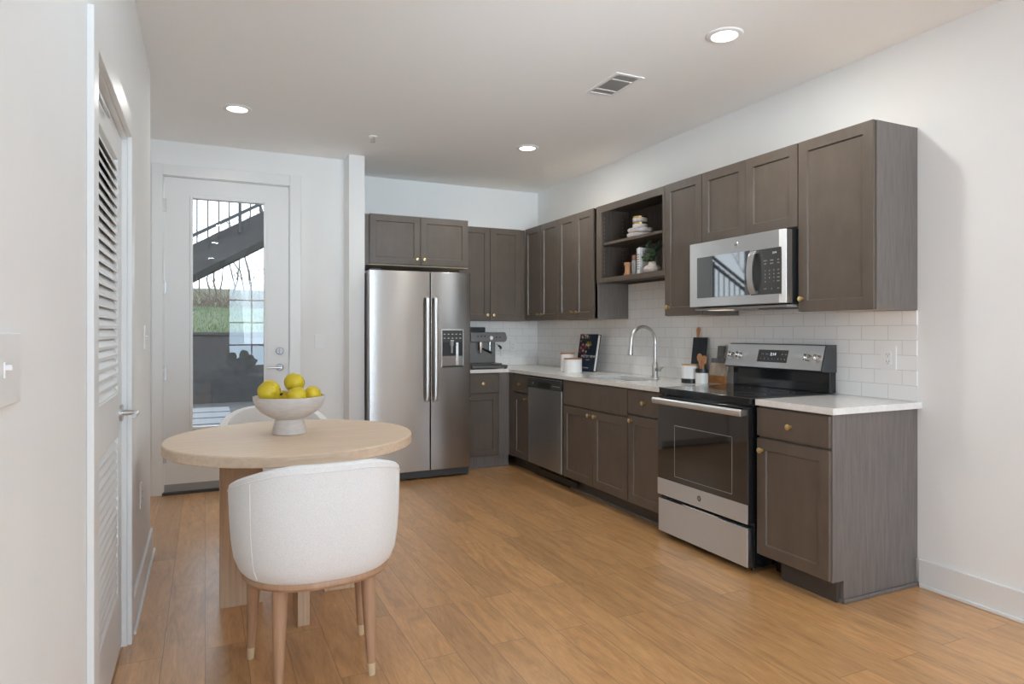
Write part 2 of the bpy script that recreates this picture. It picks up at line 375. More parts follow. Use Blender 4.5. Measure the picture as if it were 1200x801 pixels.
cs = MB(); picture(cs, x0-.008, x1+.008, 0.1, z1+.008, .078, YD-.018, YD)
cs2 = MB().box(x0-.086, x0-.008, YD-.018, YD, 0, z1+.095).box(x1+.008, x1+.094, YD-.018, YD, 0, z1+.095).box(x0-.008, x1+.008, YD-.018, YD, z1+.008, z1+.095)
cs.bm.free(); struct('trim_1', cs2, 'trim', bevel=.003)
struct('trim_2', MB().box(-.300, x0-.003, YD, YD+.15, 0, 2.48).box(x1+.003, .646, YD, YD+.15, 0, 2.48).box(-.3, .646, YD, YD+.15, z1+.003, 2.48), 'trim')
# louvered closet door in the left wall
d = thing('door_2', (XL-.04, 2.6, 0), 'white louvered closet door with satin lever in the left wall', 'door'); d['kind'] = 'structure'; del d['category']
dx0, dx1 = XL-.052, XL-.018
a, b_ = DY0, DY1; st = .115
MB().box(dx0, dx1, a, a+st, .012, 2.035).box(dx0, dx1, b_-st, b_, .012, 2.035).box(dx0, dx1, a+st, b_-st, 1.925, 2.035).box(dx0, dx1, a+st, b_-st, .86, 1.03).box(dx0, dx1, a+st, b_-st, .012, .25).build('door_frame', 'door', d, bevel=.003)
for zz0, zz1 in ((1.03, 1.925), (.25, .86)):
    mb = MB(); n = round((zz1-zz0)/.036)
    for i in range(n):
        z = zz0+(zz1-zz0)*(i+.5)/n
        mb.prism([(dx1-.002, z-.024), (dx1-.002, z-.013), (dx0+.003, z+.044), (dx0+.003, z+.033)], a+st, b_-st, lambda p, q, h: (p, h, q))
    mb.build('louver_panel', 'door', d)
for z in (1.94, 1.05, .20): MB().cyl((XL-.012, a-.004, z-.045), (XL-.012, a-.004, z+.045), .007).build('hinge', 'chrome', d)
MB().cyl((dx1, b_-.055, .945), (dx1+.010, b_-.055, .945), .033, n=28).build('lever_rose', 'chrome', d)
MB().cyl((dx1+.008, b_-.055, .945), (dx1+.062, b_-.055, .945), .010).tube([(dx1+.056, b_-.050, .945), (dx1+.060, b_-.10, .946), (dx1+.058, b_-.175, .944)], [.010, .010, .008]).build('lever', 'chrome', d)
ct = MB().cyl((dx1, a+.16, 1.985), (dx1+.012, a+.16, 1.985), .018).build('door_stop', 'white', d)
MB().cyl((dx1+.008, a+.16, 1.985), (dx1+.012, a+.42, 1.985), .006).build('stop_rod', 'chrome', ct)
struct('trim_3', MB().box(XL, XL+.018, DY0-.095, DY0-.008, 0, 2.135).box(XL, XL+.018, DY1+.008, DY1+.098, 0, 2.135).box(XL, XL+.018, DY0-.008, DY1+.008, 2.048, 2.135), 'trim', bevel=.003)
struct('trim_4', MB().box(XL-T, XL, DY0-.02, DY0-.004, 0, 2.055).box(XL-T, XL, DY1+.004, DY1+.02, 0, 2.055).box(XL-T, XL, DY0-.004, DY1+.004, 2.039, 2.055), 'trim')

# wall plates
def plate(name, x, y, z, face, w_, h_, label, cat, kind, grp=None):
    s = {'x+': lambda u, n, v: (x+n, y+u, z+v), 'x-': lambda u, n, v: (x-n, y+u, z+v), 'y-': lambda u, n, v: (x+u, y-n, z+v)}[face]
    t = thing(name, (x, y, z), label, cat, grp)
    MB().box(-w_/2, w_/2, 0, .006, -h_/2, h_/2, T=s).build('cover_plate', 'white', t, bevel=.002)
    if kind == 'outlet':
        MB().box(-.017, .017, .006, .009, -.034, .034, T=s).build('receptacle', 'white', t, bevel=.001)
        for dz in (.018, -.018):
            for q in ((-.008, -.006, .009, .0095, dz-.003, dz+.005), (.006, .008, .009, .0095, dz-.003, dz+.005), (-.002, .002, .009, .0095, dz-.011, dz-.007)): MB().box(*q, T=s).build('slot', 'dgray', t)
    else:
        for dx in (0,):
            if kind == 'rocker': MB().box(dx-.016, dx+.016, .006, .0085, -.033, .033, T=s).build('rocker', 'white', t, bevel=.001)
            else: MB().box(dx-.005, dx+.005, .006, .008, -.012, .012, T=s).box(dx-.003, dx+.003, .008, .016, 0, .008, T=s).build('toggle', 'white', t)
    return t
plate('wall_outlet', XR-.0085, 2.268, 1.128, 'x-', .085, .122, 'white duplex outlet on the tile right of the range', 'outlet', 'outlet')
plate('wall_outlet', 2.93, YB-.0085, 1.115, 'y-', .075, .118, 'white outlet on the tile beside the espresso machine', 'outlet', 'outlet')
plate('wall_outlet', XR-.0085, 5.34, 1.12, 'x-', .075, .118, 'white outlet on the tile behind the wood-lidded canisters', 'outlet', 'outlet')
plate('light_switch', .878, YD, 1.181, 'y-', .075, .118, 'white single toggle switch between glass door and fridge partition', 'light switch', 'sw')
plate('light_switch', XL, 3.90, 1.235, 'x+', .075, .118, 'white toggle switch on the left wall past the closet door', 'light switch', 'sw')
plate('wall_outlet', XL, 3.66, .47, 'x+', .075, .118, 'white outlet low on the left wall past the closet door', 'outlet', 'outlet')
plate('light_switch', XL, 1.246, 1.205, 'x+', .20, .114, 'wide white switch plate at the left edge before the closet', 'light switch', 'sw')

# ceiling fittings
lt = thing('recessed_light', (.194, 4.726, ZC), 'round recessed ceiling light nearest the glass door', 'ceiling light', 'recessed ceiling lights')
MB().lathe([(.062, -.002), (.066, -.009), (.086, -.006), (.092, 0), (.060, 0)], (.194, 4.726, ZC), caps=False).build('trim_ring', 'white', lt)
MB().lathe([(.0, -.004), (.064, -.004), (.064, -.001), (0, -.001)], (.194, 4.726, ZC)).build('lens', 'lamp', lt)
area_light('lamp_glow', (0, 0, -.014), (0, 0, 0), .12, .12, 1, LAMP_K, lt, 'DISK')
for g in lt.children:
    if g.type == 'LIGHT': door_glow = g
for x, y, lab in ((2.351, 2.527, 'round recessed ceiling light above the range end, nearest the camera'), (2.353, 4.746, 'round recessed ceiling light in front of the corner cabinets'),
                  (.20, 1.62, None), (.15, -.35, None), (2.35, .3, None), (.10, -2.9, None), (2.35, -1.95, None)):
    c = copy_tree(lt); c.location = (x, y, ZC)
    for g in c.children:
        if g.type == 'LIGHT' and y < 2: g.data = g.data.copy(); g.data.color = LAMP_L
    c['label'] = lab or 'round recessed ceiling light of the living end behind the camera'
door_glow.data = door_glow.data.copy(); door_glow.data.color = [q*.42 for q in LAMP_K]     # dimmer lamp by the door
v = thing('ceiling_vent', (2.225, 3.318, ZC), 'white rectangular air vent in the ceiling', 'vent')
vx0, vx1, vy0, vy1 = 2.128, 2.322, 3.145, 3.485
MB().box(vx0, vx0+.024, vy0, vy1, ZC-.006, ZC).box(vx1-.024, vx1, vy0, vy1, ZC-.006, ZC).box(vx0+.024, vx1-.024, vy0, vy0+.024, ZC-.006, ZC).box(vx0+.024, vx1-.024, vy1-.024, vy1, ZC-.006, ZC).box(vx0+.024, vx1-.024, 3.235, 3.245, ZC-.005, ZC).box(vx0+.024, vx1-.024, 3.40, 3.41, ZC-.005, ZC).build('frame', 'white', v, bevel=.002)
MB().box(vx0+.02, vx1-.02, vy0+.02, vy1-.02, ZC-.001, ZC).build('duct_opening', 'gray', v)
mb = MB()
for i in range(11):
    x = vx0+.03+i*.0135
    mb.prism([(x, ZC-.005), (x+.0015, ZC-.005), (x+.009, ZC-.001), (x+.0075, ZC-.001)], vy0+.024, vy1-.024, lambda p, q, h: (p, h, q))
mb.build('slats', 'white', v)
s = thing('fire_sprinkler', (1.156, 4.973, ZC), 'small white sprinkler head in the ceiling before the partition', 'sprinkler')
MB().lathe([(.034, 0), (.034, -.004), (.02, -.010), (0, -.010)], (1.156, 4.973, ZC)).build('escutcheon', 'white', s)
MB().cyl((1.156, 4.973, ZC-.008), (1.156, 4.973, ZC-.032), .005).box(1.142, 1.146, 4.970, 4.976, ZC-.040, ZC-.008).box(1.166, 1.170, 4.970, 4.976, ZC-.040, ZC-.008).lathe([(0, -.040), (.018, -.040), (.018, -.043), (0, -.043)], (1.156, 4.973, ZC)).build('head', 'chrome', s)

# ------------------------------------------------------------------ cabinets
FRONT_T = .02
def shaker(parent, name, W, u0, u1, z0, z1, rail=.057, knob=None, slab=False):
    """front panel in mapped coordinates; back face at n=0"""
    t = FRONT_T; mb = MB()
    if slab: mb.box(u0, u1, 0, t, z0, z1, T=W)
    else:
        def ring(i, n): return [W(u0+i, n, z0+i), W(u1-i, n, z0+i), W(u1-i, n, z1-i), W(u0+i, n, z1-i)]
        mb.loft([ring(0, 0), ring(0, t), ring(rail, t), ring(rail+.0035, t-.009)], smooth=False)
    o = mb.build(name, 'cab', parent, bevel=.0012, seg=2)
    if knob:
        ku, kz = knob; mb = MB()
        c = W(ku, t, kz); nrm = (Vector(W(ku, 1, kz))-Vector(W(ku, 0, kz)))
        prof = [(.0085, 0), (.0085, .0025), (.0048, .004), (.0048, .013), (.0135, .016), (.0150, .020), (.0145, .025), (.010, .0275), (0, .028)]
        rings = []
        a_ = nrm.orthogonal().normalized(); b2 = nrm.cross(a_)
        for r, h in prof: rings.append([Vector(c)+nrm*h+(a_*math.cos(2*PI*i/20)+b2*math.sin(2*PI*i/20))*max(r, .0002) for i in range(20)])
        mb.loft(rings).build('knob', 'gold', o)
    return o
BX = 2.600+FRONT_T      # base cabinet box front
UX = 2.905+FRONT_T
G = .0018
ZTK = .105
def carcass(mb, W, depth, u0, u1, z0, z1): return mb.box(u0, u1, -depth, 0, z0, z1, T=W)
# end base cabinet, right of the range
W = WX(BX); DEP = XR-BX-.002
c = thing('base_cabinet', (2.9, 2.34, 0), 'short base cabinet standing right of the range with drawer and door', 'cabinet', 'base cabinets')
yy0, yy1 = YR, 2.563
MB().box(BX, XR-.002, yy0+.018, yy1, ZTK, .882).build('body', 'cab', c)
MB().prism([(BX, ZTK), (BX, .882), (XR-.002, .882), (XR-.002, .135), (XR-.016, .135), (XR-.016, 0), (BX+.075, 0), (BX+.075, ZTK)], yy0, yy0+.018, lambda p, q, h: (p, h, q)).build('side_panel', 'lam', c)
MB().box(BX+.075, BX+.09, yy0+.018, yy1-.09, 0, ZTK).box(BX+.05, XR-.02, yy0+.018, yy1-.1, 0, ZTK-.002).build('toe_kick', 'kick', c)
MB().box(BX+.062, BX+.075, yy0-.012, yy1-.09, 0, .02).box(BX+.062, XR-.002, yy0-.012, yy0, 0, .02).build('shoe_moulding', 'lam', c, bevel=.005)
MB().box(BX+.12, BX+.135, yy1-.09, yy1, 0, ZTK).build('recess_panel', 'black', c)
shaker(c, 'drawer_front', W, yy0+.004, yy1-.004, .728, .872, slab=True, knob=((yy0+yy1)/2, .797))
shaker(c, 'door', W, yy0+.004, yy1-.004, .115, .714, knob=(yy1-.040, .655))
# long base run
def base(name_label, u0, u1, fronts, W=WX(BX), body=None, kick=True, org=None):
    c = thing('base_cabinet', org or (2.9, (u0+u1)/2, 0), name_label, 'cabinet', 'base cabinets')
    return c
c = base('narrow base cabinet with one drawer and door left of the range', 3.347, 3.712, None)
MB().box(BX, XR-.002, 3.337, 3.712, ZTK, .882).build('body', 'cab', c)
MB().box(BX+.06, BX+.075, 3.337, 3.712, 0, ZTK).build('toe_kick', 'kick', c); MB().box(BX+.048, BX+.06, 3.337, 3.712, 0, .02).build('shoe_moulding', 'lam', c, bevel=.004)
shaker(c, 'drawer_front', W, 3.343, 3.708, .715, .872, slab=True, knob=(3.525, .797))
shaker(c, 'door', W, 3.343, 3.708, .115, .702, knob=(3.668, .668))
MB().box(BX-.010, BX, 3.331, 3.339, ZTK, .882).build('filler_strip', 'cab', c)
c = base('wide sink base cabinet with false front and two doors', 3.72, 4.60, None)
MB().box(BX, BX+.02, 3.714, 4.606, ZTK, .882).box(BX+.02, XR-.002, 3.714, 3.732, ZTK, .882).box(BX+.02, XR-.002, 4.588, 4.606, ZTK, .882).box(BX+.02, XR-.002, 3.732, 4.588, ZTK, ZTK+.018).build('body', 'cab', c)
MB().box(BX+.06, BX+.075, 3.714, 4.606, 0, ZTK).build('toe_kick', 'kick', c); MB().box(BX+.048, BX+.06, 3.714, 4.606, 0, .02).build('shoe_moulding', 'lam', c, bevel=.004)
shaker(c, 'false_front', W, 3.718, 4.602, .690, .872, slab=True)
shaker(c, 'door', W, 3.718, 4.157, .115, .677, knob=(4.118, .640))
shaker(c, 'door', W, 4.161, 4.602, .115, .677, knob=(4.200, .640))
c = base('narrow dark base cabinet between dishwasher and inner corner', 5.24, 5.6, None)
MB().box(BX, XR-.002, 5.236, 5.62, ZTK, .882).build('body', 'cab', c)
MB().box(BX+.06, BX+.075, 5.236, 5.66, 0, ZTK).build('toe_kick', 'kick', c)
shaker(c, 'drawer_front', W, 5.240, 5.535, .715, .872, slab=True, knob=(5.39, .790))
shaker(c, 'door', W, 5.240, 5.535, .115, .702, knob=(5.275, .660))
MB().box(BX-FRONT_T, BX, 5.539, 5.632, ZTK, .882).build('filler_strip', 'cab', c)
BYF = YB-.63+FRONT_T
c = base('base cabinet below the espresso machine beside the fridge', 0, 0, None, org=(2.37, 5.9, 0))
W = WY(BYF)
MB().box(2.135, 2.612, BYF, YB-.002, ZTK, .882).build('body', 'cab', c)
MB().box(2.135, 2.60, BYF-.002, BYF+.075, 0, ZTK).build('toe_kick', 'lam', c); MB().box(2.135, 2.60, BYF-.014, BYF-.002, 0, .018).build('shoe_moulding', 'lam', c, bevel=.003)
shaker(c, 'drawer_front', W, 2.150, 2.492, .700, .868, slab=True, knob=(2.33, .785))
shaker(c, 'door', W, 2.150, 2.492, .119, .687, knob=(2.185, .655))
MB().box(2.496, 2.60, BYF-.018, BYF, ZTK, .882).build('filler_strip', 'lam', c)
# upper cabinets
def upper(label, u0, u1, z0, doors, W=WX(UX), org=None, side=True):
    c = thing('wall_cabinet', org or (3.08, (u0+u1)/2, z0), label, 'cabinet', 'wall cabinets')
    return c
c = upper('tall wall cabinet right of the microwave, nearest the camera', YR, 2.565, 1.372, 1)
MB().box(UX, XR-.002, YR+.014, 2.567, 1.376, ZT-.002).build('body', 'maple', c)
MB().box(UX-.002, XR-.002, YR, YR+.014, 1.372, ZT).build('side_panel', 'lam', c)
MB().box(UX, UX+.02, YR+.014, 2.567, 1.372, ZT).build('face_frame', 'cab', c)
shaker(c, 'door', WX(UX), YR+.005, 2.565, 1.374, ZT+.002, knob=(2.537, 1.440))
c = upper('short two-door wall cabinet above the microwave', 2.57, 3.325, 1.83, 2)
MB().box(UX, XR-.002, 2.569, 3.329, 1.828, ZT).build('body', 'cab', c)
shaker(c, 'door', WX(UX), 2.572, 2.946, 1.836, ZT+.002)
shaker(c, 'door', WX(UX), 2.950, 3.326, 1.836, ZT+.002)
c = upper('single-door wall cabinet left of the microwave', 3.331, 3.706, 1.372, 1)
MB().box(UX, XR-.002, 3.331, 3.7065, 1.376, ZT-.002).build('body', 'maple', c)
MB().box(UX, XR-.002, 3.3305, 3.336, 1.372, ZT-.001).build('side_panel', 'lam', c)
MB().box(UX, UX+.02, 3.336, 3.7065, 1.372, ZT).build('face_frame', 'cab', c)
shaker(c, 'door', WX(UX), 3.333, 3.703, 1.374, ZT+.002, knob=(3.660, 1.433))
# open shelf unit
c = upper('open doorless wall cabinet with one shelf of crockery', 3.71, 4.59, 1.66, 0)
sy0, sy1, sz0 = 3.708, 4.5895, 1.660
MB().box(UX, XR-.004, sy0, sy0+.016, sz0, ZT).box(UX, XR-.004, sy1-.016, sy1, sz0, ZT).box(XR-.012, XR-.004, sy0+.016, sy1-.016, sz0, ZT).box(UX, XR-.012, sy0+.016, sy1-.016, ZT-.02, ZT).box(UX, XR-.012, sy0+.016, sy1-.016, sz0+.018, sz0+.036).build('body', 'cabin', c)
fa = UX-FRONT_T
MB().box(fa, UX, sy0, sy0+.022, sz0, ZT).box(fa, UX, sy1-.075, sy1, sz0, ZT).box(fa, UX, sy0+.022, sy1-.075, ZT-.055, ZT).box(fa, UX, sy0+.022, sy1-.075, sz0, sz0+.036).build('face_frame', 'cab', c, bevel=.001)
MB().box(UX+.003, XR-.013, sy0+.017, sy1-.017, 1.963, 1.984).build('shelf', 'cab', c, bevel=.001)
for x in (UX+.05, XR-.075):
    for i in range(15):
        for zz in (1.745, ):
            z = zz+i*.032
            MB().cyl((x, sy1-.0165, z), (x, sy1-.0175, z), .0028, n=8).build('peg_hole', 'mark', c)
for lab, u0, u1 in (('two-door wall cabinet beside the open shelves', 4.5915, 5.233), ('two-door wall cabinet in the corner above the canisters', 5.237, 5.915)):
    c = upper(lab, u0, u1, 1.372, 2)
    MB().box(UX, XR-.002, u0+.012, u1, 1.376, ZT-.002).build('body', 'maple', c)
    MB().box(UX, XR-.002, u0, u0+.012, 1.372, ZT).build('side_panel', 'lam', c)
    MB().box(UX, UX+.02, u0+.012, u1, 1.372, ZT).build('face_frame', 'cab', c)
    mid = {4.5915: 4.929, 5.237: 5.574}[u0]
    shaker(c, 'door', WX(UX), u0+.045 if u0 < 5 else u0+.004, mid-.002, 1.374, ZT+.002, knob=(mid-.045, 1.430))
    shaker(c, 'door', WX(UX), mid+.002, u1-.004, 1.374, ZT+.002, knob=(mid+.045, 1.430))
UY = YB-.325+FRONT_T
c = upper('two-door wall cabinet between the fridge and the corner', 0, 0, 0, 2, org=(2.55, 6.1, 1.372))
MB().box(2.208, 2.925, UY, YB-.002, 1.376, ZT-.002).build('body', 'maple', c)
MB().box(2.208, 2.90, UY, UY+.02, 1.372, ZT).box(2.872, 2.918, UY-.018, UY, 1.372, ZT).build('face_frame', 'cab', c)
shaker(c, 'door', WY(UY), 2.212, 2.537, 1.376, ZT+.002, knob=(2.506, 1.428))
shaker(c, 'door', WY(UY), 2.541, 2.870, 1.376, ZT+.002, knob=(2.572, 1.428))
FY = 5.66+FRONT_T
c = upper('deep two-door cabinet mounted above the refrigerator', 0, 0, 0, 2, org=(1.73, 6, 1.85))
MB().box(1.225, 2.203, FY, YB-.002, 1.852, ZT).build('body', 'cab', c)
MB().box(1.225, 2.203, FY+.001, YB-.002, 1.846, 1.852).build('bottom_panel', 'maple', c)
MB().box(1.225, 1.283, FY-.008, FY, 1.848, ZT).build('filler_strip', 'cab', c)
shaker(c, 'door', WY(FY), 1.288, 1.741, 1.860, ZT+.004, knob=(1.708, 1.906))
shaker(c, 'door', WY(FY), 1.745, 2.196, 1.860, ZT+.004, knob=(1.775, 1.906))

# ------------------------------------------------------------------ worktops, tiles, sink
CX = XR-.635
def outline(pts, z0, z1):
    mb = MB(); mb.prism(pts, z0, z1, lambda p, q, h: (p, q, h)); return mb
cut_bm = MB()
sx0, sx1, sy0_, sy1_, rr = 2.745, 3.035, 3.86, 4.50, .09
poly = []
for cx_, cy_, a0 in ((sx1-rr, sy1_-rr, 0), (sx0+rr, sy1_-rr, 90), (sx0+rr, sy0_+rr, 180), (sx1-rr, sy0_+rr, 270)):
    for k in range(9): t_ = math.radians(a0+90*k/8); poly.append((cx_+rr*math.cos(t_), cy_+rr*math.sin(t_)))
cutter = cut_bm.prism(poly, .8, 1.0, lambda p, q, h: (p, q, h)).build('cutter', 'black')
ctop = outline([(CX, 3.334), (CX, YB-.635), (2.128, YB-.635), (2.128, YB-.002), (XR-.002, YB-.002), (XR-.002, 3.334)], .883, .914).build('worktop', 'quartz', origin=(2.9, 4.8, .883))
bo = ctop.modifiers.new('cut', 'BOOLEAN'); bo.object = cutter; bo.operation = 'DIFFERENCE'
bpy.context.view_layer.update()
nm = bpy.data.meshes.new_from_object(ctop.evaluated_get(bpy.context.evaluated_depsgraph_get()))
ctop.modifiers.clear(); ctop.data = nm
bpy.data.objects.remove(cutter)
tag(ctop, 'long L-shaped white quartz worktop running from range to fridge', 'worktop', 'quartz worktops')
wt = MB().box(CX, XR-.002, YR-.024, 2.566, .883, .914).build('worktop', 'quartz', origin=(2.9, 2.33, .883), bevel=.0015)
tag(wt, 'short white quartz worktop at the end, right of the range', 'worktop', 'quartz worktops')
bs = MB().box(XR-.008, XR-.0005, YR, YB-.0005, .914, 1.372).box(XR-.008, XR-.0005, 3.7075, 4.5905, 1.372, 1.66).box(XR-.008, XR-.0005, 2.57, 3.33, 1.372, 1.42).build('backsplash', 'tile_y', origin=(XR, YR, .9155))
tag(bs, 'glossy white subway tile backsplash behind range and sink', 'backsplash')
bs = MB().box(2.128, XR-.0085, YB-.008, YB-.0005, .914, 1.372).build('backsplash', 'tile_x', origin=(XR-.03, YB, .9155))
tag(bs, 'white subway tile backsplash behind the espresso machine', 'backsplash')
sk = thing('sink', ((sx0+sx1)/2, (sy0_+sy1_)/2, .72), 'undermount steel sink set in the quartz below the faucet', 'sink')
def rrect(x0, x1, y0, y1, r, z, n=8):
    out = []
    for cx_, cy_, a0 in ((x1-r, y1-r, 0), (x0+r, y1-r, 90), (x0+r, y0+r, 180), (x1-r, y0+r, 270)):
        for k in range(n+1): t_ = math.radians(a0+90*k/n); out.append((cx_+r*math.cos(t_), cy_+r*math.sin(t_), z))
    return out
MB().loft([rrect(sx0-.02, sx1+.02, sy0_-.02, sy1_+.02, rr, .8825), rrect(sx0-.003, sx1+.003, sy0_-.003, sy1_+.003, rr, .8825), rrect(sx0-.001, sx1+.001, sy0_-.001, sy1_+.001, rr, .872), rrect(sx0+.01, sx1-.01, sy0_+.01, sy1_-.01, rr, .72), rrect(sx0+.03, sx1-.03, sy0_+.03, sy1_-.03, rr-.03, .70)], caps=False).faces(rrect(sx0+.03, sx1-.03, sy0_+.03, sy1_-.03, rr-.03, .70), [tuple(range(36))]).build('basin', 'steel', sk)
MB().lathe([(.045, .001), (.045, .004), (.03, .003), (.03, -.002), (0, -.002)], ((sx0+sx1)/2, 4.18, .70)).build('drain', 'bchrome', sk)
# faucet
fx, fy = 3.105, 4.075
fa_ = thing('faucet', (fx, fy, .914), 'brushed nickel gooseneck faucet with pull-down spray standing behind the sink', 'faucet')
MB().lathe([(.028, 0), (.028, .006), (.0235, .010), (.0235, .105), (.0205, .110), (.019, .118), (.015, .12)], (fx, fy, .914)).build('body', 'chrome', fa_)
pth = [(fx, fy, 1.02), (fx, fy, 1.10), (fx, fy, 1.19)]
R_ = .110
for k in range(1, 17):
    t_ = PI*k/16*1.02; pth.append((fx-R_+R_*math.cos(t_), fy, 1.19+R_*1.02*math.sin(t_)))
e_ = pth[-1]; pth.append((e_[0]-.003, fy, e_[2]-.03))
MB().tube(pth, .0135, n=16).build('spout', 'chrome', fa_)
MB().tube([(e_[0]-.003, fy, e_[2]-.02), (e_[0]-.004, fy, e_[2]-.035), (e_[0]-.008, fy, e_[2]-.085), (e_[0]-.009, fy, e_[2]-.094)], [.0145, .0155, .021, .0195], n=18).build('spray_head', 'chrome', fa_)
MB().cyl((fx, fy-.02, .978), (fx, fy-.052, .978), .017).tube([(fx, fy-.045, .982), (fx+.002, fy-.062, .990), (fx+.01, fy-.085, .999)], [.010, .008, .0065]).build('handle', 'chrome', fa_)

# ------------------------------------------------------------------ dishwasher
dw = thing('dishwasher', (2.9, 4.92, 0), 'stainless dishwasher with dark control strip built under the worktop', 'dishwasher')
y0, y1 = 4.620, 5.228; fx_ = 2.596
MB().box(fx_+.03, XR-.05, y0+.002, y1-.002, .1, .876).build('tub', 'dgray', dw)
mb = MB(); rings = []
MB().box(fx_, fx_+.03, y0, y1, .115, .780).build('door', 'steel', dw, bevel=.004)
cp = MB().box(fx_-.004, fx_+.03, y0, y1, .784, .866).build('control_panel', M['panel'], dw, bevel=.004)
MB().box(fx_-.0035, fx_+.0, y0, y1, .850, .866).build('top_strip', 'steel', dw)
MB().box(fx_-.006, fx_+.001, 4.80, 5.02, .795, .836).build('pocket_handle', 'black', cp, bevel=.003)
mb = MB()
for i in range(6): mb.box(fx_-.005, fx_-.0035, 4.645+i*.022, 4.655+i*.022, .812, .818)
mb.cyl((fx_-.006, 5.12, .818), (fx_-.004, 5.12, .818), .008).build('buttons', 'mark', cp)
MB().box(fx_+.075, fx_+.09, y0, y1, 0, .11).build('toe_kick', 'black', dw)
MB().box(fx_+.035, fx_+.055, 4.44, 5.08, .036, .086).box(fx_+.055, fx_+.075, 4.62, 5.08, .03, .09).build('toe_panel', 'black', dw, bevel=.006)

# ------------------------------------------------------------------ range
rg = thing('range', (2.9, 2.95, 0), 'freestanding electric range in stainless steel with black glass top', 'oven')
y0, y1 = 2.572, 3.328; fx_ = 2.578
MB().box(fx_+.022, XR-.03, y0+.004, y1-.004, .03, .885).build('body', 'bgloss', rg)
for yy in (y0+.05, y1-.05):
    for xx in (2.64, 3.12): MB().cyl((xx, yy, 0), (xx, yy, .035), .014).build('foot', 'black', rg)
MB().box(fx_-.016, XR-.045, y0, y1, .912, .920).build('cooktop', 'ctop', rg, bevel=.003)
MB().box(fx_-.014, fx_+.03, y0+.003, y1-.003, .882, .912).box(fx_+.03, XR-.05, y0+.002, y1-.002, .885, .912).build('front_lip', 'bgloss', rg, bevel=.003)
mb = MB()
for (xx, yy, r) in ((2.72, 2.76, .105), (2.72, 3.13, .08), (2.98, 2.76, .08), (2.98, 3.13, .105)):
    for r2 in (r, r*.62): mb.lathe([(r2, .9203), (r2-.0015, .9205), (r2-.003, .9203)], (xx, yy, 0), n=40, caps=False)
mb.build('burner_rings', 'dgray', rg)
# oven door
dr = MB().box(fx_-.022, fx_+.02, y0+.004, y1-.004, .262, .870).build('oven_door', 'bgloss', rg, bevel=.004)
MB().box(fx_-.0245, fx_-.0215, y0+.006, y1-.006, .362, .845).build('glass', 'oglass', dr, bevel=.001)
mb = MB(); picture(mb, 0, 0, 0, 0, 0, 0, 0) if False else None
a_, b2, c_, e2 = 2.690, 3.162, .398, .700
mb.box(fx_-.0252, fx_-.0245, a_-.003, a_, c_, e2).box(fx_-.0252, fx_-.0245, b2, b2+.003, c_, e2).box(fx_-.0252, fx_-.0245, a_, b2, c_-.003, c_).box(fx_-.0252, fx_-.0245, a_, b2, e2, e2+.003)
mb.build('window_border', 'gray', dr)
MB().box(fx_-.027, fx_-.020, y0+.004, y1-.004, .262, .362).build('steel_band', 'steel', dr, bevel=.002)
em = MB().lathe([(.0, -.0012), (.0155, -.0012), (.0165, 0)], (fx_-.027, 2.945, .314), axis='x').build('emblem', 'emb', dr)
text('emblem_letters', 'GE', .017, (fx_-.0285, 2.945, .314), 'x', 'chrome', em)
# door handle: flat bar with end brackets
hx = 2.508
MB().prism([(hx, .824), (hx-.006, .836), (hx-.006, .852), (hx+.002, .862), (hx+.022, .858), (hx+.018, .850), (hx+.012, .832), (hx+.012, .824)], y0+.006, y1-.006, lambda p, q, h: (p, h, q)).build('handle', 'steel', dr, bevel=.003)
hb = MB().box(hx+.008, fx_-.02, y0+.012, y0+.036, .826, .858).box(hx+.008, fx_-.02, y1-.036, y1-.012, .826, .858).build('handle_bracket', 'steel', dr, bevel=.003)
dwr = MB().box(fx_-.020, fx_+.02, y0+.010, y1-.004, .034, .238).build('storage_drawer', 'steel', rg, bevel=.003)
MB().box(fx_-.016, fx_-.002, 2.80, 3.10, .238, .2435).build('drawer_pull', 'bchrome', dwr, bevel=.001)
# backguard
MB().prism([(3.165, .920), (3.165, 1.035), (3.215, 1.035), (3.215, .920)], y0+.006, y1-.006, lambda p, q, h: (p, h, q)).build('backguard_base', 'bgloss', rg, bevel=.004)
MB().prism([(3.100, 1.040), (3.098, 1.048), (3.136, 1.183), (3.146, 1.190), (3.215, 1.190), (3.215, 1.034), (3.16, 1.034)], y0+.001, y1-.001, lambda p, q, h: (p, h, q)).build('backguard', 'dgray', rg, bevel=.004)
MB().prism([(3.096, 1.047), (3.099, 1.046), (3.139, 1.184), (3.134, 1.185)], y0+.012, y1-.004, lambda p, q, h: (p, h, q)).build('control_panel', 'steel', rg)
cpn = rg.children[-1]
TL = math.atan2(.038, .138)
def onpanel(z, off): return 3.096+(z-1.047)*.2754-off
MB().prism([(onpanel(1.080, .001), 1.080), (onpanel(1.154, .001), 1.154), (onpanel(1.154, -.002), 1.154), (onpanel(1.080, -.002), 1.080)], 2.828, 3.058, lambda p, q, h: (p, h, q)).build('display', 'panel', cpn, bevel=.0005)
dsp = cpn.children[-1]
R_t = Matrix(((0, 0, -1), (-1, 0, 0), (0, 1, 0)))
text('clock_digits', '2:14', .026, (onpanel(1.128, .0022), 2.938, 1.128), 'x', 'led', dsp, tilt=TL)
for s_, yy, zz, sz in (('BAKE', 3.02, 1.128, .008), ('BROIL', 2.985, 1.128, .008), ('OFF', 2.868, 1.128, .009), ('ON', 2.842, 1.128, .009), ('1', 3.03, 1.10, .014), ('2', 3.00, 1.10, .014), ('3', 2.97, 1.10, .014), ('+', 2.94, 1.10, .013), ('-', 2.92, 1.10, .013), ('4', 2.895, 1.10, .014), ('5', 2.87, 1.10, .014), ('6', 2.845, 1.10, .014)):
    text('legend', s_, sz, (onpanel(zz, .002), yy, zz), 'x', 'mark', dsp, depth=.0003)
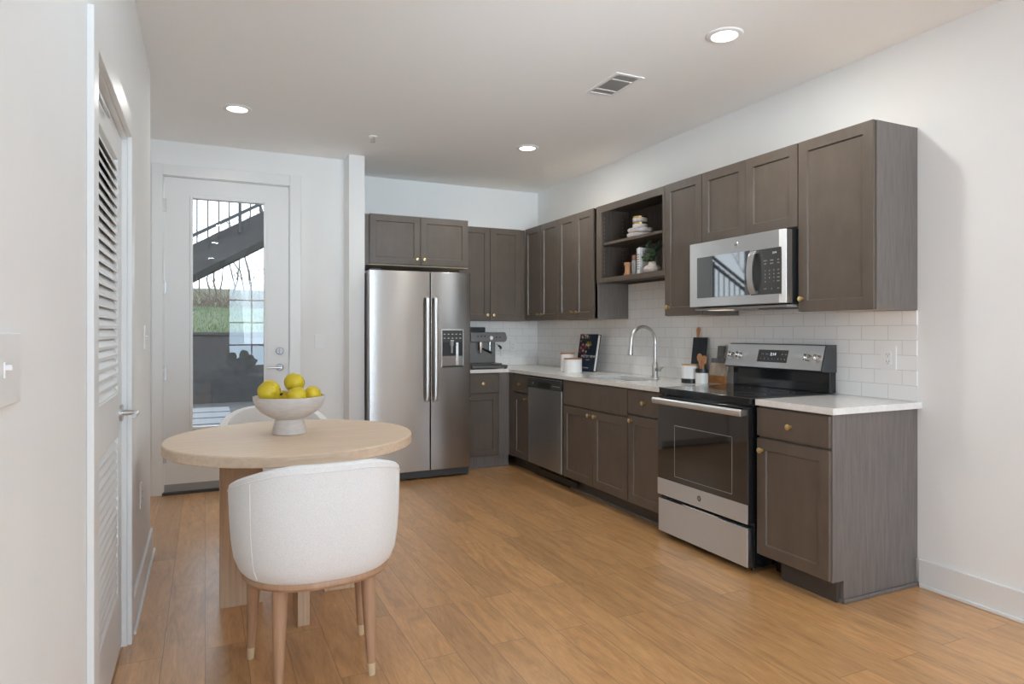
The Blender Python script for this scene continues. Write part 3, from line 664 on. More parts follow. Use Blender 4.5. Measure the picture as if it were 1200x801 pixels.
for yy in (3.278, 3.212, 2.684, 2.617):
    zz = 1.114; c0 = Vector((onpanel(zz, 0), yy, zz)); nn = Vector((-math.cos(TL), 0, math.sin(TL)))
    kb = MB().cyl(c0, c0+nn*.006, .026, .025, n=28).cyl(c0+nn*.006, c0+nn*.026, .0205, .018, n=28).build('knob', 'bchrome', cpn)
    uz = Vector((math.sin(TL), 0, math.cos(TL)))
    MB().cyl(c0+nn*.030-uz*.017, c0+nn*.030+uz*.017, .0048, n=10).build('grip', 'bchrome', kb)

# ------------------------------------------------------------------ microwave
mw = thing('microwave', (3.0, 2.95, 1.42), 'stainless over-the-range microwave mounted below the short cabinet', 'microwave')
my0, my1 = 2.574, 3.326
MB().box(2.868, XR-.012, my0, my1, 1.412, 1.824).build('body', 'black', mw, bevel=.003)
def bow(y): return 2.806+(.022*max(0, (2.60-y)/.026)**2 if y < 2.60 else 0)
def bowed(z0, z1, ya, yb, off, thick, n=18, T_=None):
    rings = []
    for i in range(n+1):
        y = ya+(yb-ya)*i/n; x = bow(y)-off
        rings.append([(x, y, z0), (x, y, z1), (x+thick, y, z1), (x+thick, y, z0)])
    return MB().loft(rings, smooth=True)
fp = MB(); rings = []
for i in range(25):
    y = my0+(my1-my0)*i/24; x = bow(y)
    rings.append([(x, y, 1.420), (x-.0, y, 1.818), (2.87, y, 1.818), (2.87, y, 1.420)])
fp.loft(rings, smooth=False)
fpo = fp.build('door_face', 'steel', mw, bevel=.003)
wn = bowed(1.474, 1.726, 2.814, 3.256, .0012, .002).build('window', 'mwglass', fpo)
pn = bowed(1.470, 1.722, 2.592, 2.806, .0012, .002, 8).build('control_panel', 'panel', fpo)
# handle
hp = []
for k in range(13):
    t_ = k/12; hp.append((bow(2.775)-.012-.030*math.sin(PI*t_)**.6, 2.775, 1.478+.238*t_))
rings = [[(x-.004, y-.022, z), (x-.004, y+.022, z), (x+.006, y+.020, z), (x+.006, y-.020, z)] for x, y, z in hp]
MB().loft(rings, smooth=True).build('handle', 'steel', fpo)
MB().box(bow(2.775)-.016, bow(2.775)+.001, 2.753, 2.797, 1.476, 1.492).box(bow(2.775)-.016, bow(2.775)+.001, 2.753, 2.797, 1.702, 1.718).build('handle_mount', 'chrome', fpo)
em = MB().lathe([(.0, -.0012), (.0165, -.0012), (.0175, 0)], (bow(2.925)-.0002, 2.922, 1.770), axis='x').build('emblem', 'chrome', fpo)
text('emblem_letters', 'GE', .018, (bow(2.922)-.0018, 2.922, 1.770), 'x', 'emb', em)
text('clock_digits', '2:14', .016, (bow(2.63)-.0018, 2.635, 1.695), 'x', 'led', pn, depth=.0003)
rows = [('2', 1.655, ('COOK', 'TIMER', 'SET')), ('2', 1.638, ('POP', 'AUTO', 'FAN')), ('n', 1.600, ('1', '2', '3', 'OFF')), ('n', 1.580, ('4', '5', '6', 'CLR')), ('n', 1.560, ('7', '8', '9', 'PWR')), ('n', 1.540, ('0', '-', '+', 'ADD')), ('2', 1.500, ('STOP', 'C', 'GO'))]
for kk, zz, its in rows:
    n = len(its)
    for i, s_ in enumerate(its):
        yy = 2.700-(.092*i/(n-1)); text('button_legend', s_, .0085 if len(s_) > 1 else .012, (bow(yy)-.0018, yy, zz), 'x', 'mark', pn, depth=.0002)
ub = MB().box(2.84, XR-.04, my0+.01, my1-.01, 1.400, 1.412).build('underside', 'gray', mw, bevel=.003)
MB().box(2.88, 2.96, 3.10, 3.24, 1.397, 1.400).build('hood_lamp', 'led2', ub)
MB().box(2.90, 3.08, 2.66, 2.84, 1.396, 1.400).build('grease_filter', 'dgray', ub)

# ------------------------------------------------------------------ refrigerator
fg = thing('refrigerator', (1.663, 5.8, 0), 'tall stainless side-by-side refrigerator with ice dispenser', 'refrigerator')
fxa, fxb, fyf = 1.228, 2.122, 5.41
MB().box(fxa+.004, fxb-.004, fyf+.075, YB-.05, .02, 1.765).build('cabinet', 'fside', fg, bevel=.004)
def fdoor(xa, xb):
    rings = []; n = 14; cx_ = (fxa+fxb)/2
    for i in range(n+1):
        x = xa+(xb-xa)*i/n; e = abs((x-cx_)/(.447))
        y = fyf+.006*e**4
        rings.append([(x, y, .075), (x, y, 1.780), (x, fyf+.07, 1.780), (x, fyf+.07, .075)])
    return MB().loft(rings, smooth=False)
dl = fdoor(fxa, 1.750).build('freezer_door', 'fsteel', fg, bevel=.005); drr = fdoor(1.757, fxb).build('fridge_door', 'fsteel', fg, bevel=.005)
for par, xx in ((dl, 1.716), (drr, 1.790)):
    pth = [(xx, fyf-.006, 1.560), (xx, fyf-.040, 1.548), (xx, fyf-.052, 1.50)]+[(xx, fyf-.052-.006*math.sin(PI*k/8), 1.50-.78*k/8) for k in range(1, 8)]+[(xx, fyf-.052, .72), (xx, fyf-.040, .682), (xx, fyf-.006, .670)]
    rings = []
    for i, p in enumerate(pth):
        d_ = (Vector(pth[min(i+1, len(pth)-1)])-Vector(pth[max(i-1, 0)])).normalized(); nv = Vector((0, d_.z, -d_.y))
        rings.append([Vector(p)+Vector((s1*.013, 0, 0))+nv*s2*.006 for s1, s2 in ((-1, -.7), (-.7, -1), (.7, -1), (1, -.7), (1, .7), (.7, 1), (-.7, 1), (-1, .7))])
    MB().loft(rings).build('handle', 'bchrome' if False else 'steel', par)
em = MB().lathe([(.0, -.0015), (.017, -.0015), (.018, 0)], (1.318, fyf+.0062, 1.702), axis='y').build('emblem', 'emb', dl)
text('emblem_letters', 'GE', .018, (1.318, fyf+.0038, 1.702), 'y', 'chrome', em)
ds = MB(); a_, b2, c_, e2 = 1.850, 2.056, .956, 1.285; yf = fyf+.006
def fram(mb, a, b_, c, e, wd, y0, y1): mb.box(a, a+wd, y0, y1, c, e).box(b_-wd, b_, y0, y1, c, e).box(a+wd, b_-wd, y0, y1, c, c+wd).box(a+wd, b_-wd, y0, y1, e-wd, e)
fram(ds, a_, b2, c_, e2, .009, yf-.014, yf+.001); ds = ds.build('dispenser_frame', 'steel', drr, bevel=.002)
MB().box(a_+.009, b2-.009, yf-.010, yf, 1.175, e2-.009).build('touch_panel', 'panel', ds, bevel=.001)
MB().box(a_+.009, b2-.009, yf-.006, yf, 1.055, 1.175).build('niche', 'black', ds)
MB().box(a_+.009, b2-.009, yf-.007, yf, c_+.009, 1.055).build('niche_back', 'fsteel', ds)
MB().box(1.982, 2.005, yf-.022, yf-.005, .972, 1.172).build('ice_lever', 'bchrome', ds, bevel=.003)
MB().lathe([(.016, 1.178), (.016, 1.15), (.009, 1.13), (.009, 1.08), (0, 1.08)], (1.945, yf-.014, 0)).build('spout', 'gray', ds)
MB().box(a_+.004, b2-.004, yf-.020, yf, c_, c_+.012).build('drip_tray', 'black', ds, bevel=.002)
mb = MB()
for r_ in range(2):
    for c2 in range(5): mb.box(1.872+c2*.036, 1.888+c2*.036, yf-.0107, yf-.0098, 1.205+r_*.035, 1.211+r_*.035)
mb.box(1.935, 1.965, yf-.0110, yf-.0098, 1.182, 1.192).build('touch_marks', 'mark', ds)
MB().box(fxa+.01, fxb-.004, fyf+.03, fyf+.09, .012, .073).build('base_grille', 'dgray', fg, bevel=.004)
for xx in (fxa+.06, fxb-.06): MB().cyl((xx, fyf+.10, 0), (xx, fyf+.10, .03), .018).build('foot', 'black', fg)
MB().box(fxa+.02, fxa+.10, fyf+.02, fyf+.09, 1.780, 1.792).box(fxb-.10, fxb-.02, fyf+.02, fyf+.09, 1.780, 1.792).build('hinge_cover', 'dgray', fg, bevel=.003)

# ------------------------------------------------------------------ espresso machine
M['csteel'] = mat('graphite_steel', (.22, .215, .21), .32, 1)
cm = thing('espresso_machine', (2.43, 5.88, .914), 'dark steel espresso machine with round gauge on the worktop', 'coffee machine')
MB().box(2.245, 2.606, 5.675, 6.02, .922, .950).box(2.245, 2.56, 5.70, 6.02, .950, .966).build('drip_tray', 'csteel', cm, bevel=.006)
mb = MB()
for xx in (2.262, 2.59):
    for yy in (5.695, 5.99): mb.cyl((xx, yy, .914), (xx, yy, .924), .012)
mb.build('feet', 'black', cm)
MB().box(2.245, 2.532, 5.80, 6.02, .966, 1.170).build('body', 'csteel', cm, bevel=.004)
MB().prism([(2.242, 1.168), (2.590, 1.168), (2.604, 1.180), (2.612, 1.205), (2.598, 1.250), (2.588, 1.259), (2.242, 1.259)], 5.700, 6.02, lambda p, q, h: (p, h, q)).build('head', 'csteel', cm, bevel=.006)
MB().box(2.245, 2.405, 5.74, 5.96, 1.260, 1.308).build('bean_hopper', 'black', cm, bevel=.008)
gg = MB().lathe([(0, -.006), (.018, -.006), (.021, -.003), (.021, 0)], (2.445, 5.700, 1.206), axis='y').build('gauge', 'bchrome', cm)
MB().lathe([(0, -.0005), (.015, -.0005), (.015, 0)], (2.445, 5.694, 1.206), axis='y').box(2.444, 2.446, 5.6925, 5.6935, 1.203, 1.217).build('gauge_dial', 'white', gg)
for xx in (2.31, 2.345, 2.38, 2.50, 2.535): MB().lathe([(0, -.004), (.007, -.004), (.008, 0)], (xx, 5.700, 1.222 if xx < 2.44 else 1.212), axis='y').build('button', 'dgray', cm)
MB().cyl((2.365, 5.775, 1.170), (2.365, 5.775, 1.125), .032, .030).build('group_head', 'bchrome', cm)
pf = MB().cyl((2.365, 5.775, 1.124), (2.365, 5.775, 1.090), .033, .028).cyl((2.365, 5.775, 1.09), (2.365, 5.77, 1.062), .010, .012).build('portafilter', 'bchrome', cm)
MB().tube([(2.378, 5.75, 1.105), (2.40, 5.70, 1.085), (2.425, 5.65, 1.068)], [.009, .012, .013]).build('portafilter_handle', 'black', pf)
MB().cyl((2.465, 5.78, 1.168), (2.465, 5.78, 1.08), .006).lathe([(.010, 1.168), (.010, 1.150)], (2.465, 5.78, 0)).build('water_spout', 'bchrome', cm)
MB().tube([(2.532, 5.77, 1.150), (2.555, 5.75, 1.118), (2.562, 5.74, 1.07), (2.563, 5.738, 1.025)], [.006, .006, .0045, .004]).build('steam_wand', 'chrome', cm)
MB().tube([(2.545, 5.762, 1.135), (2.562, 5.745, 1.118), (2.566, 5.742, 1.100)], [.008, .011, .009]).build('wand_grip', 'black', cm)

# ------------------------------------------------------------------ worktop objects
ZW = .914
def canister(x, y, r, h, label, base_black=0, lid='walnut', lidh=.010):
    c = thing('canister', (x, y, ZW), label, 'canister')
    MB().lathe([(0, ZW), (r-.004, ZW), (r, ZW+.004), (r, ZW+h-lidh-.002), (r-.003, ZW+h-lidh), (0, ZW+h-lidh)], (x, y, 0)).build('jar', 'ceramic', c)
    if lid: MB().lathe([(0, ZW+h-lidh), (r+.001, ZW+h-lidh), (r+.001, ZW+h-.002), (r-.002, ZW+h), (0, ZW+h)], (x, y, 0)).build('lid', lid, c)
    if base_black: MB().lathe([(0, ZW-.0005), (r-.003, ZW-.0002), (r+.0015, ZW+.004), (r+.0015, ZW+base_black), (0, ZW+base_black)], (x, y, 0)).build('base_band', 'black', c)
    return c
M['lidw'] = mat('acacia_lid', (.42, .17, .075), .45)
M['lidl'] = mat('light_wood_lid', (.58, .34, .17), .45)
canister(2.897, 5.048, .062, .165, 'taller white canister with wooden lid, nearer the corner', lid='lidw')
canister(2.850, 4.872, .0765, .126, 'short wide white canister with wooden lid before the book', lid='lidw')
canister(3.017, 3.573, .0565, .128, 'white canister with black base and pale wooden lid', .031, 'lidl', .008)
uc = thing('utensil_crock', (3.034, 3.474, ZW), 'small white crock with black collar holding wooden spoons', 'utensil holder')
MB().lathe([(0, ZW), (.040, ZW), (.043, ZW+.004), (.043, ZW+.074), (0, ZW+.074)], (3.034, 3.474, 0)).build('jar', 'ceramic', uc)
MB().lathe([(.0425, ZW+.074), (.0425, ZW+.101), (.037, ZW+.101), (.037, ZW+.076), (0, ZW+.076)], (3.034, 3.474, 0), caps=False).build('collar', 'black', uc)
M['spoon'] = wood('cherry_wood', (.38, .16, .07), (.55, .27, .13), 'z', 8, .1, .5)
for dx, dy, hz, lab in ((-.004, .012, 1.088, 'round-headed wooden spoon standing left in the crock'), (.004, -.012, 1.075, 'oval wooden spoon standing right in the crock')):
    s_ = MB().tube([(3.034, 3.474+dy*.3, .992), (3.034+dx, 3.474+dy*.6, 1.03), (3.034+dx, 3.474+dy, hz-.02)], [.009, .010, .012]).ball((3.034+dx, 3.474+dy*1.4, hz), .008, .026, .030).build('wooden_spoon', 'spoon', origin=(3.034, 3.474, .99))
    tag(s_, lab, 'spoon', 'spoons in the crock')
# slate serving board with wooden handle, leaning on tiles
def lean(xb, xt, z0, z1): return lambda u, n, z: (xb+(xt-xb)*(z-z0)/(z1-z0)-n, u, z)
sb = thing('serving_board', (3.18, 3.655, ZW), 'black slate serving board with wooden handle leaning on the tile', 'cutting board')
W = lean(3.165, 3.210, ZW, 1.30)
M['slate'] = noisy('black_slate', (.010, .013, .020), (.018, .022, .030), 60, .6)
MB().box(3.600, 3.745, 0, .009, ZW+.0005, 1.224, T=W).build('board', 'slate', sb, bevel=.001)
MB().prism([(3.692, 1.224), (3.690, 1.25), (3.683, 1.278), (3.688, 1.293), (3.702, 1.299), (3.716, 1.293), (3.720, 1.278), (3.714, 1.25), (3.710, 1.224)], .001, .010, lambda p, q, h: W(p, h, q)).build('handle', 'spoon', sb, bevel=.002)
cb = thing('cutting_board', (3.17, 3.44, ZW), 'paddle cutting board of grey marble and acacia leaning beside the range', 'cutting board')
W = lean(3.150, 3.205, ZW, 1.20)
M['marble'] = noisy('grey_marble', (.10, .10, .095), (.17, .165, .155), 30, .4)
M['paleac'] = wood('pale_acacia', (.46, .36, .27), (.68, .56, .44), 'z', 3, .35, .5, contrast=(.38, .62), blotch=.75)
M['warmac'] = wood('warm_acacia', (.34, .12, .035), (.62, .30, .10), 'y', 4, .3, .5, blotch=.6)
ya, yb = 3.372, 3.530
MB().box(ya, yb, 0, .014, ZW+.0005, .968, T=W).build('warm_wood_band', 'warmac', cb, bevel=.002)
MB().box(ya, yb, 0, .014, .968, 1.052, T=W).build('pale_wood_band', 'paleac', cb, bevel=.001)
MB().box(ya, yb, 0, .014, 1.052, 1.083, T=W).build('marble_band', 'marble', cb, bevel=.002)
MB().prism([(3.430, 1.083), (3.420, 1.16), (3.422, 1.168), (3.485, 1.168), (3.487, 1.16), (3.478, 1.083)], .0, .014, lambda p, q, h: W(p, h, q)).build('handle', 'marble', cb, bevel=.002)
# cookbook leaning
bk_ = thing('cookbook', (3.02, 4.98, ZW), 'dark blue cookbook with flowers on the cover, propped upright', 'book')
A_ = Vector((3.004, 5.090, ZW)); B_ = Vector((3.050, 4.868, ZW)); U_ = (B_-A_).normalized(); wB = (B_-A_).length
tilt = .19
Nn = Vector((U_.y, -U_.x, 0)).normalized()
if Nn.x > 0: Nn = -Nn
Up = (Vector((0, 0, 1))*math.cos(tilt)-Nn*math.sin(tilt)).normalized(); Nf = (Nn*math.cos(tilt)+Vector((0, 0, 1))*math.sin(tilt)).normalized()
BK = lambda u, n, v: tuple(A_+U_*u+Nf*n+Up*v)
M['cover'] = noisy('navy_cover', (.006, .012, .024), (.012, .024, .045), 20, .35)
M['pages'] = mat('paper', (.78, .76, .72), .8)
HB = .335
MB().box(0, wB, -.003, 0, 0.002, HB, T=BK).box(0, wB, -.036, -.033, .008, HB, T=BK).box(0, .003, -.033, -.003, .007, HB, T=BK).build('cover', 'cover', bk_)
MB().box(.003, wB-.006, -.0325, -.0035, .012, HB-.006, T=BK).build('pages', 'pages', bk_)
cv_ = bk_.children[0]
fl = {'flower_red': (.30, .045, .04), 'flower_pink': (.45, .18, .17), 'flower_ochre': (.33, .22, .03), 'flower_white': (.55, .5, .45), 'leaf_dark': (.02, .05, .03)}
for k_, c_ in fl.items(): M[k_] = mat(k_, c_, .5)
rnd = random.Random(5)
for k_ in fl:
    mb = MB()
    for i in range(9):
        u = rnd.uniform(.02, .12); v_ = rnd.uniform(.16, .325)
        if k_ == 'flower_ochre': u = rnd.uniform(.10, .15); v_ = rnd.uniform(.21, .27)
        if k_ == 'flower_red': v_ = rnd.uniform(.15, .24)
        r = rnd.uniform(.007, .014)
        pts = [BK(u+r*(1+.35*math.sin(5*t))*math.cos(t), .0006+.0001*list(fl).index(k_), v_+r*(1+.35*math.sin(5*t))*math.sin(t)) for t in [2*PI*j/20 for j in range(20)]]
        mb.faces(pts, [tuple(range(20))])
    mb.build('flower_print', k_, cv_)
RB = Matrix((U_, Up, Nf)).transposed()
text('cover_title', 'MOTSY VIEW', .030, BK(.135, .001, .135), RB, 'pages', cv_, depth=.0003)
text('cover_subtitle', 'RECIPES', .012, BK(.135, .001, .105), RB, 'mark', cv_, depth=.0003)
text('cover_author', 'COOKBOOK', .013, BK(.120, .001, .035), RB, 'mark', cv_, depth=.0003)

# ------------------------------------------------------------------ crockery on the open shelves
px_, py_ = 3.05, 4.19
zz = 1.9845
M['plate'] = noisy('speckled_plate', (.56, .50, .48), (.68, .62, .60), 40, .5)
p0 = MB().lathe([(0, 0), (.070, 0), (.094, .010), (.100, .022), (.101, .032), (.097, .036), (.080, .030), (0, .026)], (0, 0, 0)).build('dinner_plate', 'plate')
p0.location = (px_, py_, zz); tag(p0, 'lower thick stoneware plate of the stack on the open shelf', 'plate', 'plates on the open shelf')
p1 = p0.copy(); COL.objects.link(p1); p1.location = (px_+.002, py_-.006, zz+.0365); p1['label'] = 'upper thick stoneware plate beneath the small bowls'
bz = zz+.0365+.0275+.009
b0 = thing('small_bowl', (px_, py_, bz), 'lower small white bowl with gold inside on the plates', 'bowl', 'small bowls on the plates')
MB().lathe([(0, 0), (.044, 0), (.056, .010), (.057, .034), (.054, .036)], (px_, py_, bz), caps=False).lathe([(0, .0005), (.04, .0005)], (px_, py_, bz)).build('bowl', 'plate', b0)
MB().lathe([(.0555, .035), (.056, .047), (.053, .047), (.050, .010), (0, .006)], (px_, py_, bz), caps=False).build('gold_lining', 'goldb', b0)
b1 = copy_tree(b0); b1.location = (px_, py_+.001, bz+.0475); b1['label'] = 'upper small white bowl with gold inside, topping the stack'
ZS = sz0+.0362
gx, gy = 2.975, 4.247
M['orange'] = wood('turned_beech', (.42, .20, .10), (.55, .29, .15), 'z', 5, .1, .4)
gr = MB().lathe([(0, 0), (.029, 0), (.030, .012), (.024, .026), (.0225, .055), (.024, .080), (.030, .092), (.030, .102), (.026, .105), (0, .105)], (gx, gy, ZS)).build('wooden_vase', 'orange', origin=(gx, gy, ZS))
tag(gr, 'small turned wooden pot with waisted sides on the open shelf', 'pot')
sm = thing('grey_bottle', (2.990, 4.178, ZS), 'grey bottle with brown stopper between wooden pot and books', 'bottle')
M['grayglaze'] = mat('grey_glaze', (.26, .26, .25), .4); M['brown'] = mat('brown_stopper', (.20, .085, .05), .5)
MB().lathe([(0, 0), (.021, 0), (.023, .005), (.023, .108), (.020, .114), (0, .114)], (2.990, 4.178, ZS)).build('bottle_body', 'grayglaze', sm)
MB().lathe([(.019, .114), (.0205, .118), (.0205, .150), (.017, .155), (0, .155)], (2.990, 4.178, ZS)).build('stopper', 'brown', sm)
for i, (yy, c_, hh, lab, th) in enumerate(((4.1170, (.55, .55, .55), .200, 'pale grey book standing at the left of the shelved pair', .017), (4.0990, (.80, .80, .79), .205, 'white book standing behind the potted greenery', .0175))):
    M['bkc%d' % i] = mat('book_cloth_%d' % i, c_, .6)
    t = thing('standing_book', (3.04, yy, ZS), lab, 'book', 'books on the open shelf')
    x0_, x1_ = 2.972, 3.130
    MB().box(x0_, x1_, yy-th/2, yy-th/2+.002, ZS, ZS+hh).box(x0_, x1_, yy+th/2-.002, yy+th/2, ZS, ZS+hh).box(x0_, x0_+.002, yy-th/2+.002, yy+th/2-.002, ZS, ZS+hh).build('cover', 'bkc%d' % i, t)
    MB().box(x0_+.002, x1_-.004, yy-th/2+.0022, yy+th/2-.0022, ZS+.003, ZS+hh-.004).build('pages', 'pages', t)
    mb = MB()
    for k in range(7): mb.box(x0_-.0006, x0_, yy-.006+.002*(k % 2), yy+.006, ZS+.04+k*.018, ZS+.048+k*.018)
    mb.build('spine_lettering', 'dgray', t)
text('cover_letters', 'LIVE', .04, (3.035, 4.0990-.0094, ZS+.17), 'y', 'dgray', t, depth=.0003)
vx, vy = 2.99, 3.957
va = thing('potted_greenery', (vx, vy, ZS), 'squat blush vase with dark green leaves on the open shelf', 'plant')
MB().lathe([(0, 0), (.045, 0), (.060, .012), (.067, .028), (.060, .046), (.036, .060), (.029, .066), (.029, .082), (.026, .084), (.024, .064), (0, .060)], (vx, vy, ZS)).build('vase', 'blush', va)
M['leaf'] = noisy('eucalyptus_leaf', (.028, .06, .028), (.07, .12, .055), 30, .45)
mbL = MB(); mbS = MB(); rnd = random.Random(11)
for i in range(9):
    a_ = rnd.uniform(0, 2*PI); ln = rnd.uniform(.08, .15); lz = rnd.uniform(.5, 1.0)
    if i < 4: a_ = PI/2+rnd.uniform(-.5, .5); lz = .35
    dx, dy = math.cos(a_), math.sin(a_)
    pts = [Vector((vx+dx*.01*q+dx*ln*.55*q*q*(1.3-lz), vy+dy*.01*q+dy*ln*.62*q*q*(1.35-lz), ZS+.07+ln*q*(lz+.2)-.03*q*q*(1-lz))) for q in (0, .33, .66, 1)]
    mbS.tube(pts, .0014, n=5)
    for q in range(8):
        t = .3+.7*q/7; k = min(int(t*3), 2); c0 = pts[k].lerp(pts[k+1], t*3-k)
        s1 = .017+.008*rnd.random(); ax = Vector((rnd.uniform(-1, 1), rnd.uniform(-1, 1), rnd.uniform(-.2, .9))).normalized(); bx = ax.orthogonal().normalized()
        if rnd.random() < .5: bx = ax.cross(bx)
        nn = ax.cross(bx); out = []
        for m_ in range(10):
            t2 = 2*PI*m_/10; out.append(c0+ax*(s1+s1*math.cos(t2))+bx*(s1*.62*math.sin(t2))+nn*.003*math.cos(2*t2))
        for p in out:
            p.x = min(max(p.x, 2.93), XR-.03); p.y = min(max(p.y, 3.74), 4.12); p.z = min(max(p.z, ZS+.03), 1.955)
        mbL.faces(out, [tuple(range(10))])
mbS.build('stems', 'leaf', va); lo = mbL.build('leaves', 'leaf', va)
so = lo.modifiers.new('thick', 'SOLIDIFY'); so.thickness = .0006

# ------------------------------------------------------------------ dining table
TX, TY, TR = .392, 3.375, .573
tb = thing('dining_table', (TX, TY, 0), 'round light oak dining table on four upright panel legs', 'table')
MB().lathe([(0, .712), (TR-.004, .712), (TR, .716), (TR, .755), (TR-.005, .760), (0, .760)], (TX, TY, 0), n=96).build('tabletop', 'oak', tb)
BX0, BY0 = .385, 3.305
for (a, b_, c_, e) in ((BX0-.325, BX0-.140, BY0-.025, BY0+.025), (BX0+.140, BX0+.325, BY0-.025, BY0+.025), (BX0-.025, BX0+.025, BY0-.365, BY0-.180), (BX0-.025, BX0+.025, BY0+.18, BY0+.365)):
    MB().box(a, b_, c_, e, 0, .690).build('leg_panel', 'oakv', tb, bevel=.002)
MB().box(BX0-.33, BX0+.33, BY0-.04, BY0+.04, .690, .712).box(BX0-.04, BX0+.04, BY0-.37, BY0+.37, .690, .7119).build('cross_plate', 'oakv', tb)

# ------------------------------------------------------------------ barrel chairs
def chair(loc, rz, label):
    t = thing('barrel_chair', (0, 0, 0), label, 'chair', 'barrel chairs at the round table')
    n = 48; A0 = math.radians(118)
    rx, ry = .308, .300
    def plan(ph, k):       # ph=0 is the back (-y)
        e = .86
        sx = math.copysign(abs(math.sin(ph))**e, math.sin(ph)); cy_ = math.copysign(abs(math.cos(ph))**e, math.cos(ph))
        return Vector((rx*k*sx, -ry*k*cy_, 0))
    prof = lambda zt: [(.402, .862), (.415, .90), (.45, .945), (.51, .973), (.59, .990), (zt-.03, 1.0), (zt-.008, .992), (zt, .965), (zt+.001, .90), (zt-.006, .852), (zt-.03, .84), (.59, .835), (.50, .83), (.43, .80), (.402, .76)]
    rings = []
    for i in range(n+1):
        ph = -A0+2*A0*i/n; f = abs(ph)/A0
        zt = .812-.150*max(0, (f-.15)/.85)**1.5
        sh = 1
        pr = prof(zt)
        if i in (0, n):     # rounded front of each arm
            rr = []
            zc = sum(q[0] for q in pr)/len(pr)
            for z, k in pr: rr.append(plan(ph+(.06 if i else -.06), .91+(k-.91)*.55)+Vector((0, 0, zc+(z-zc)*.94)))
            rr0 = rr
        base_ = [plan(ph, k)+Vector((0, 0, z)) for z, k in pr]
        if i == 0: rings.append(rr0)
        rings.append(base_)
        if i == n: rings.append(rr0)
    sh_ = MB().loft(rings).build('shell', 'fabric', t)
    # piping seam along the top outer edge
    mb = MB(); pts = []
    for i in range(n+1):
        ph = -A0+2*A0*i/n; f = abs(ph)/A0; zt = .812-.150*max(0, (f-.15)/.85)**1.5
        pts.append(plan(ph, 1.001)+Vector((0, 0, zt-.024)))
    mb.tube(pts, .0022, n=6)
    for ph in (-.95, .95):
        f = abs(ph)/A0; zt = .812-.150*max(0, (f-.15)/.85)**1.5
        mb.tube([plan(ph, k*1.0008)+Vector((0, 0, z)) for z, k in prof(zt)[1:6]], .0018, n=6)
    mb.build('piping', 'fabric', sh_)
    # wooden seat ring
    def oval(k, z, m=56):
        out = []
        for i in range(m):
            ph = 2*PI*i/m; p = plan(ph, k); out.append((p.x, p.y*(1 if p.y < 0 else .86), z))
        return out
    MB().loft([oval(.80, .370), (oval(.845, .374)), (oval(.868, .384)), (oval(.868, .394)), oval(.85, .4035), oval(.80, .404)]).build('seat_frame', 'walnut', t)
    MB().loft([oval(.70, .4042), oval(.75, .408), oval(.755, .43), oval(.75, .46), oval(.72, .482), oval(.55, .490), oval(.2, .493)]).build('seat_cushion', 'fabric', t)
    for sx, sy in ((-.160, -.170), (.160, -.170), (-.210, .150), (.210, .150)):
        ex, ey = sx*1.03, sy*1.06
        tx_, ty_ = sx*.97, sy*.94
        P_ = lambda z: (ex+(tx_-ex)*z/.372, ey+(ty_-ey)*z/.372, z)
        lg = MB().tube([P_(.045), P_(.12), P_(.24), P_(.34), P_(.372)], [.0155, .019, .0238, .0265, .027], n=18).build('leg', 'walnut', t)
        MB().tube([P_(0), P_(.0455)], [.0128, .0157], n=18).build('leg_tip', 'tip', lg)
    t.location = loc; t.rotation_euler = (0, 0, rz)
    return t
ch = chair((.384, 2.590, 0), math.radians(3), 'white upholstered barrel chair in the foreground, back to the camera')
c2 = copy_tree(ch); c2.location = (.375, 4.03, 0); c2.rotation_euler = (0, 0, math.radians(180))
c2['label'] = 'white barrel chair mostly hidden behind the round table'

# ------------------------------------------------------------------ fruit bowl
bx_, by_, bz_ = .379, 3.422, .7605
fb = MB().lathe([(0, 0), (.078, 0), (.082, .004), (.078, .030), (.068, .068), (.066, .074), (.090, .084), (.130, .108), (.158, .138), (.170, .172), (.1705, .186), (.1645, .187), (.155, .160), (.13, .125), (.09, .098), (0, .088)], (bx_, by_, bz_), n=64, caps=False).build('fruit_bowl', 'stone', origin=(bx_, by_, bz_))
tag(fb, 'matte white footed bowl of yellow fruit on the round table', 'bowl')
m = noisy('quince_skin', (.60, .43, .012), (.72, .56, .03), 8, .42)
n = N(m, 'ShaderNodeTexNoise'); n.inputs['Scale'].default_value = 28; n.inputs['Detail'].default_value = 5; L(m, coords(m), n.inputs['Vector'])
old = P(m).inputs['Base Color'].links[0].from_socket
mx = N(m, 'ShaderNodeMix', data_type='RGBA'); L(m, ramp(m, n.outputs[0], [(.62, (0, 0, 0)), (.72, (1, 1, 1))]), mx.inputs[0]); L(m, old, mx.inputs[6]); mx.inputs[7].default_value = (.30, .13, .02, 1)
L(m, mx.outputs[2], P(m).inputs['Base Color']); M['quince'] = m
M['stem'] = mat('fruit_stem', (.05, .025, .01), .8)
def px2w(u, v, d):
    s, c = math.sin(YAW), math.cos(YAW); l = (u-600)/770.57*d
    return Vector((l*c+d*s, d*c-l*s, CAM_H+(388.53-v)/770.57*d))
fr_spec = [(315.5, 458, 3.17, .054, 0, 'left quince in the bowl, with dark cracks in its skin'), (345.0, 448.0, 3.285, .050, 1, 'topmost yellow quince of the heap in the bowl'), (347.5, 463.5, 3.165, .046, 2, 'front centre quince with a puckered crown'),
           (366.0, 462, 3.24, .043, 3, 'rightmost yellow quince in the bowl'), (332.5, 466.5, 3.275, .040, 4, 'small shaded quince between the left and front ones')]
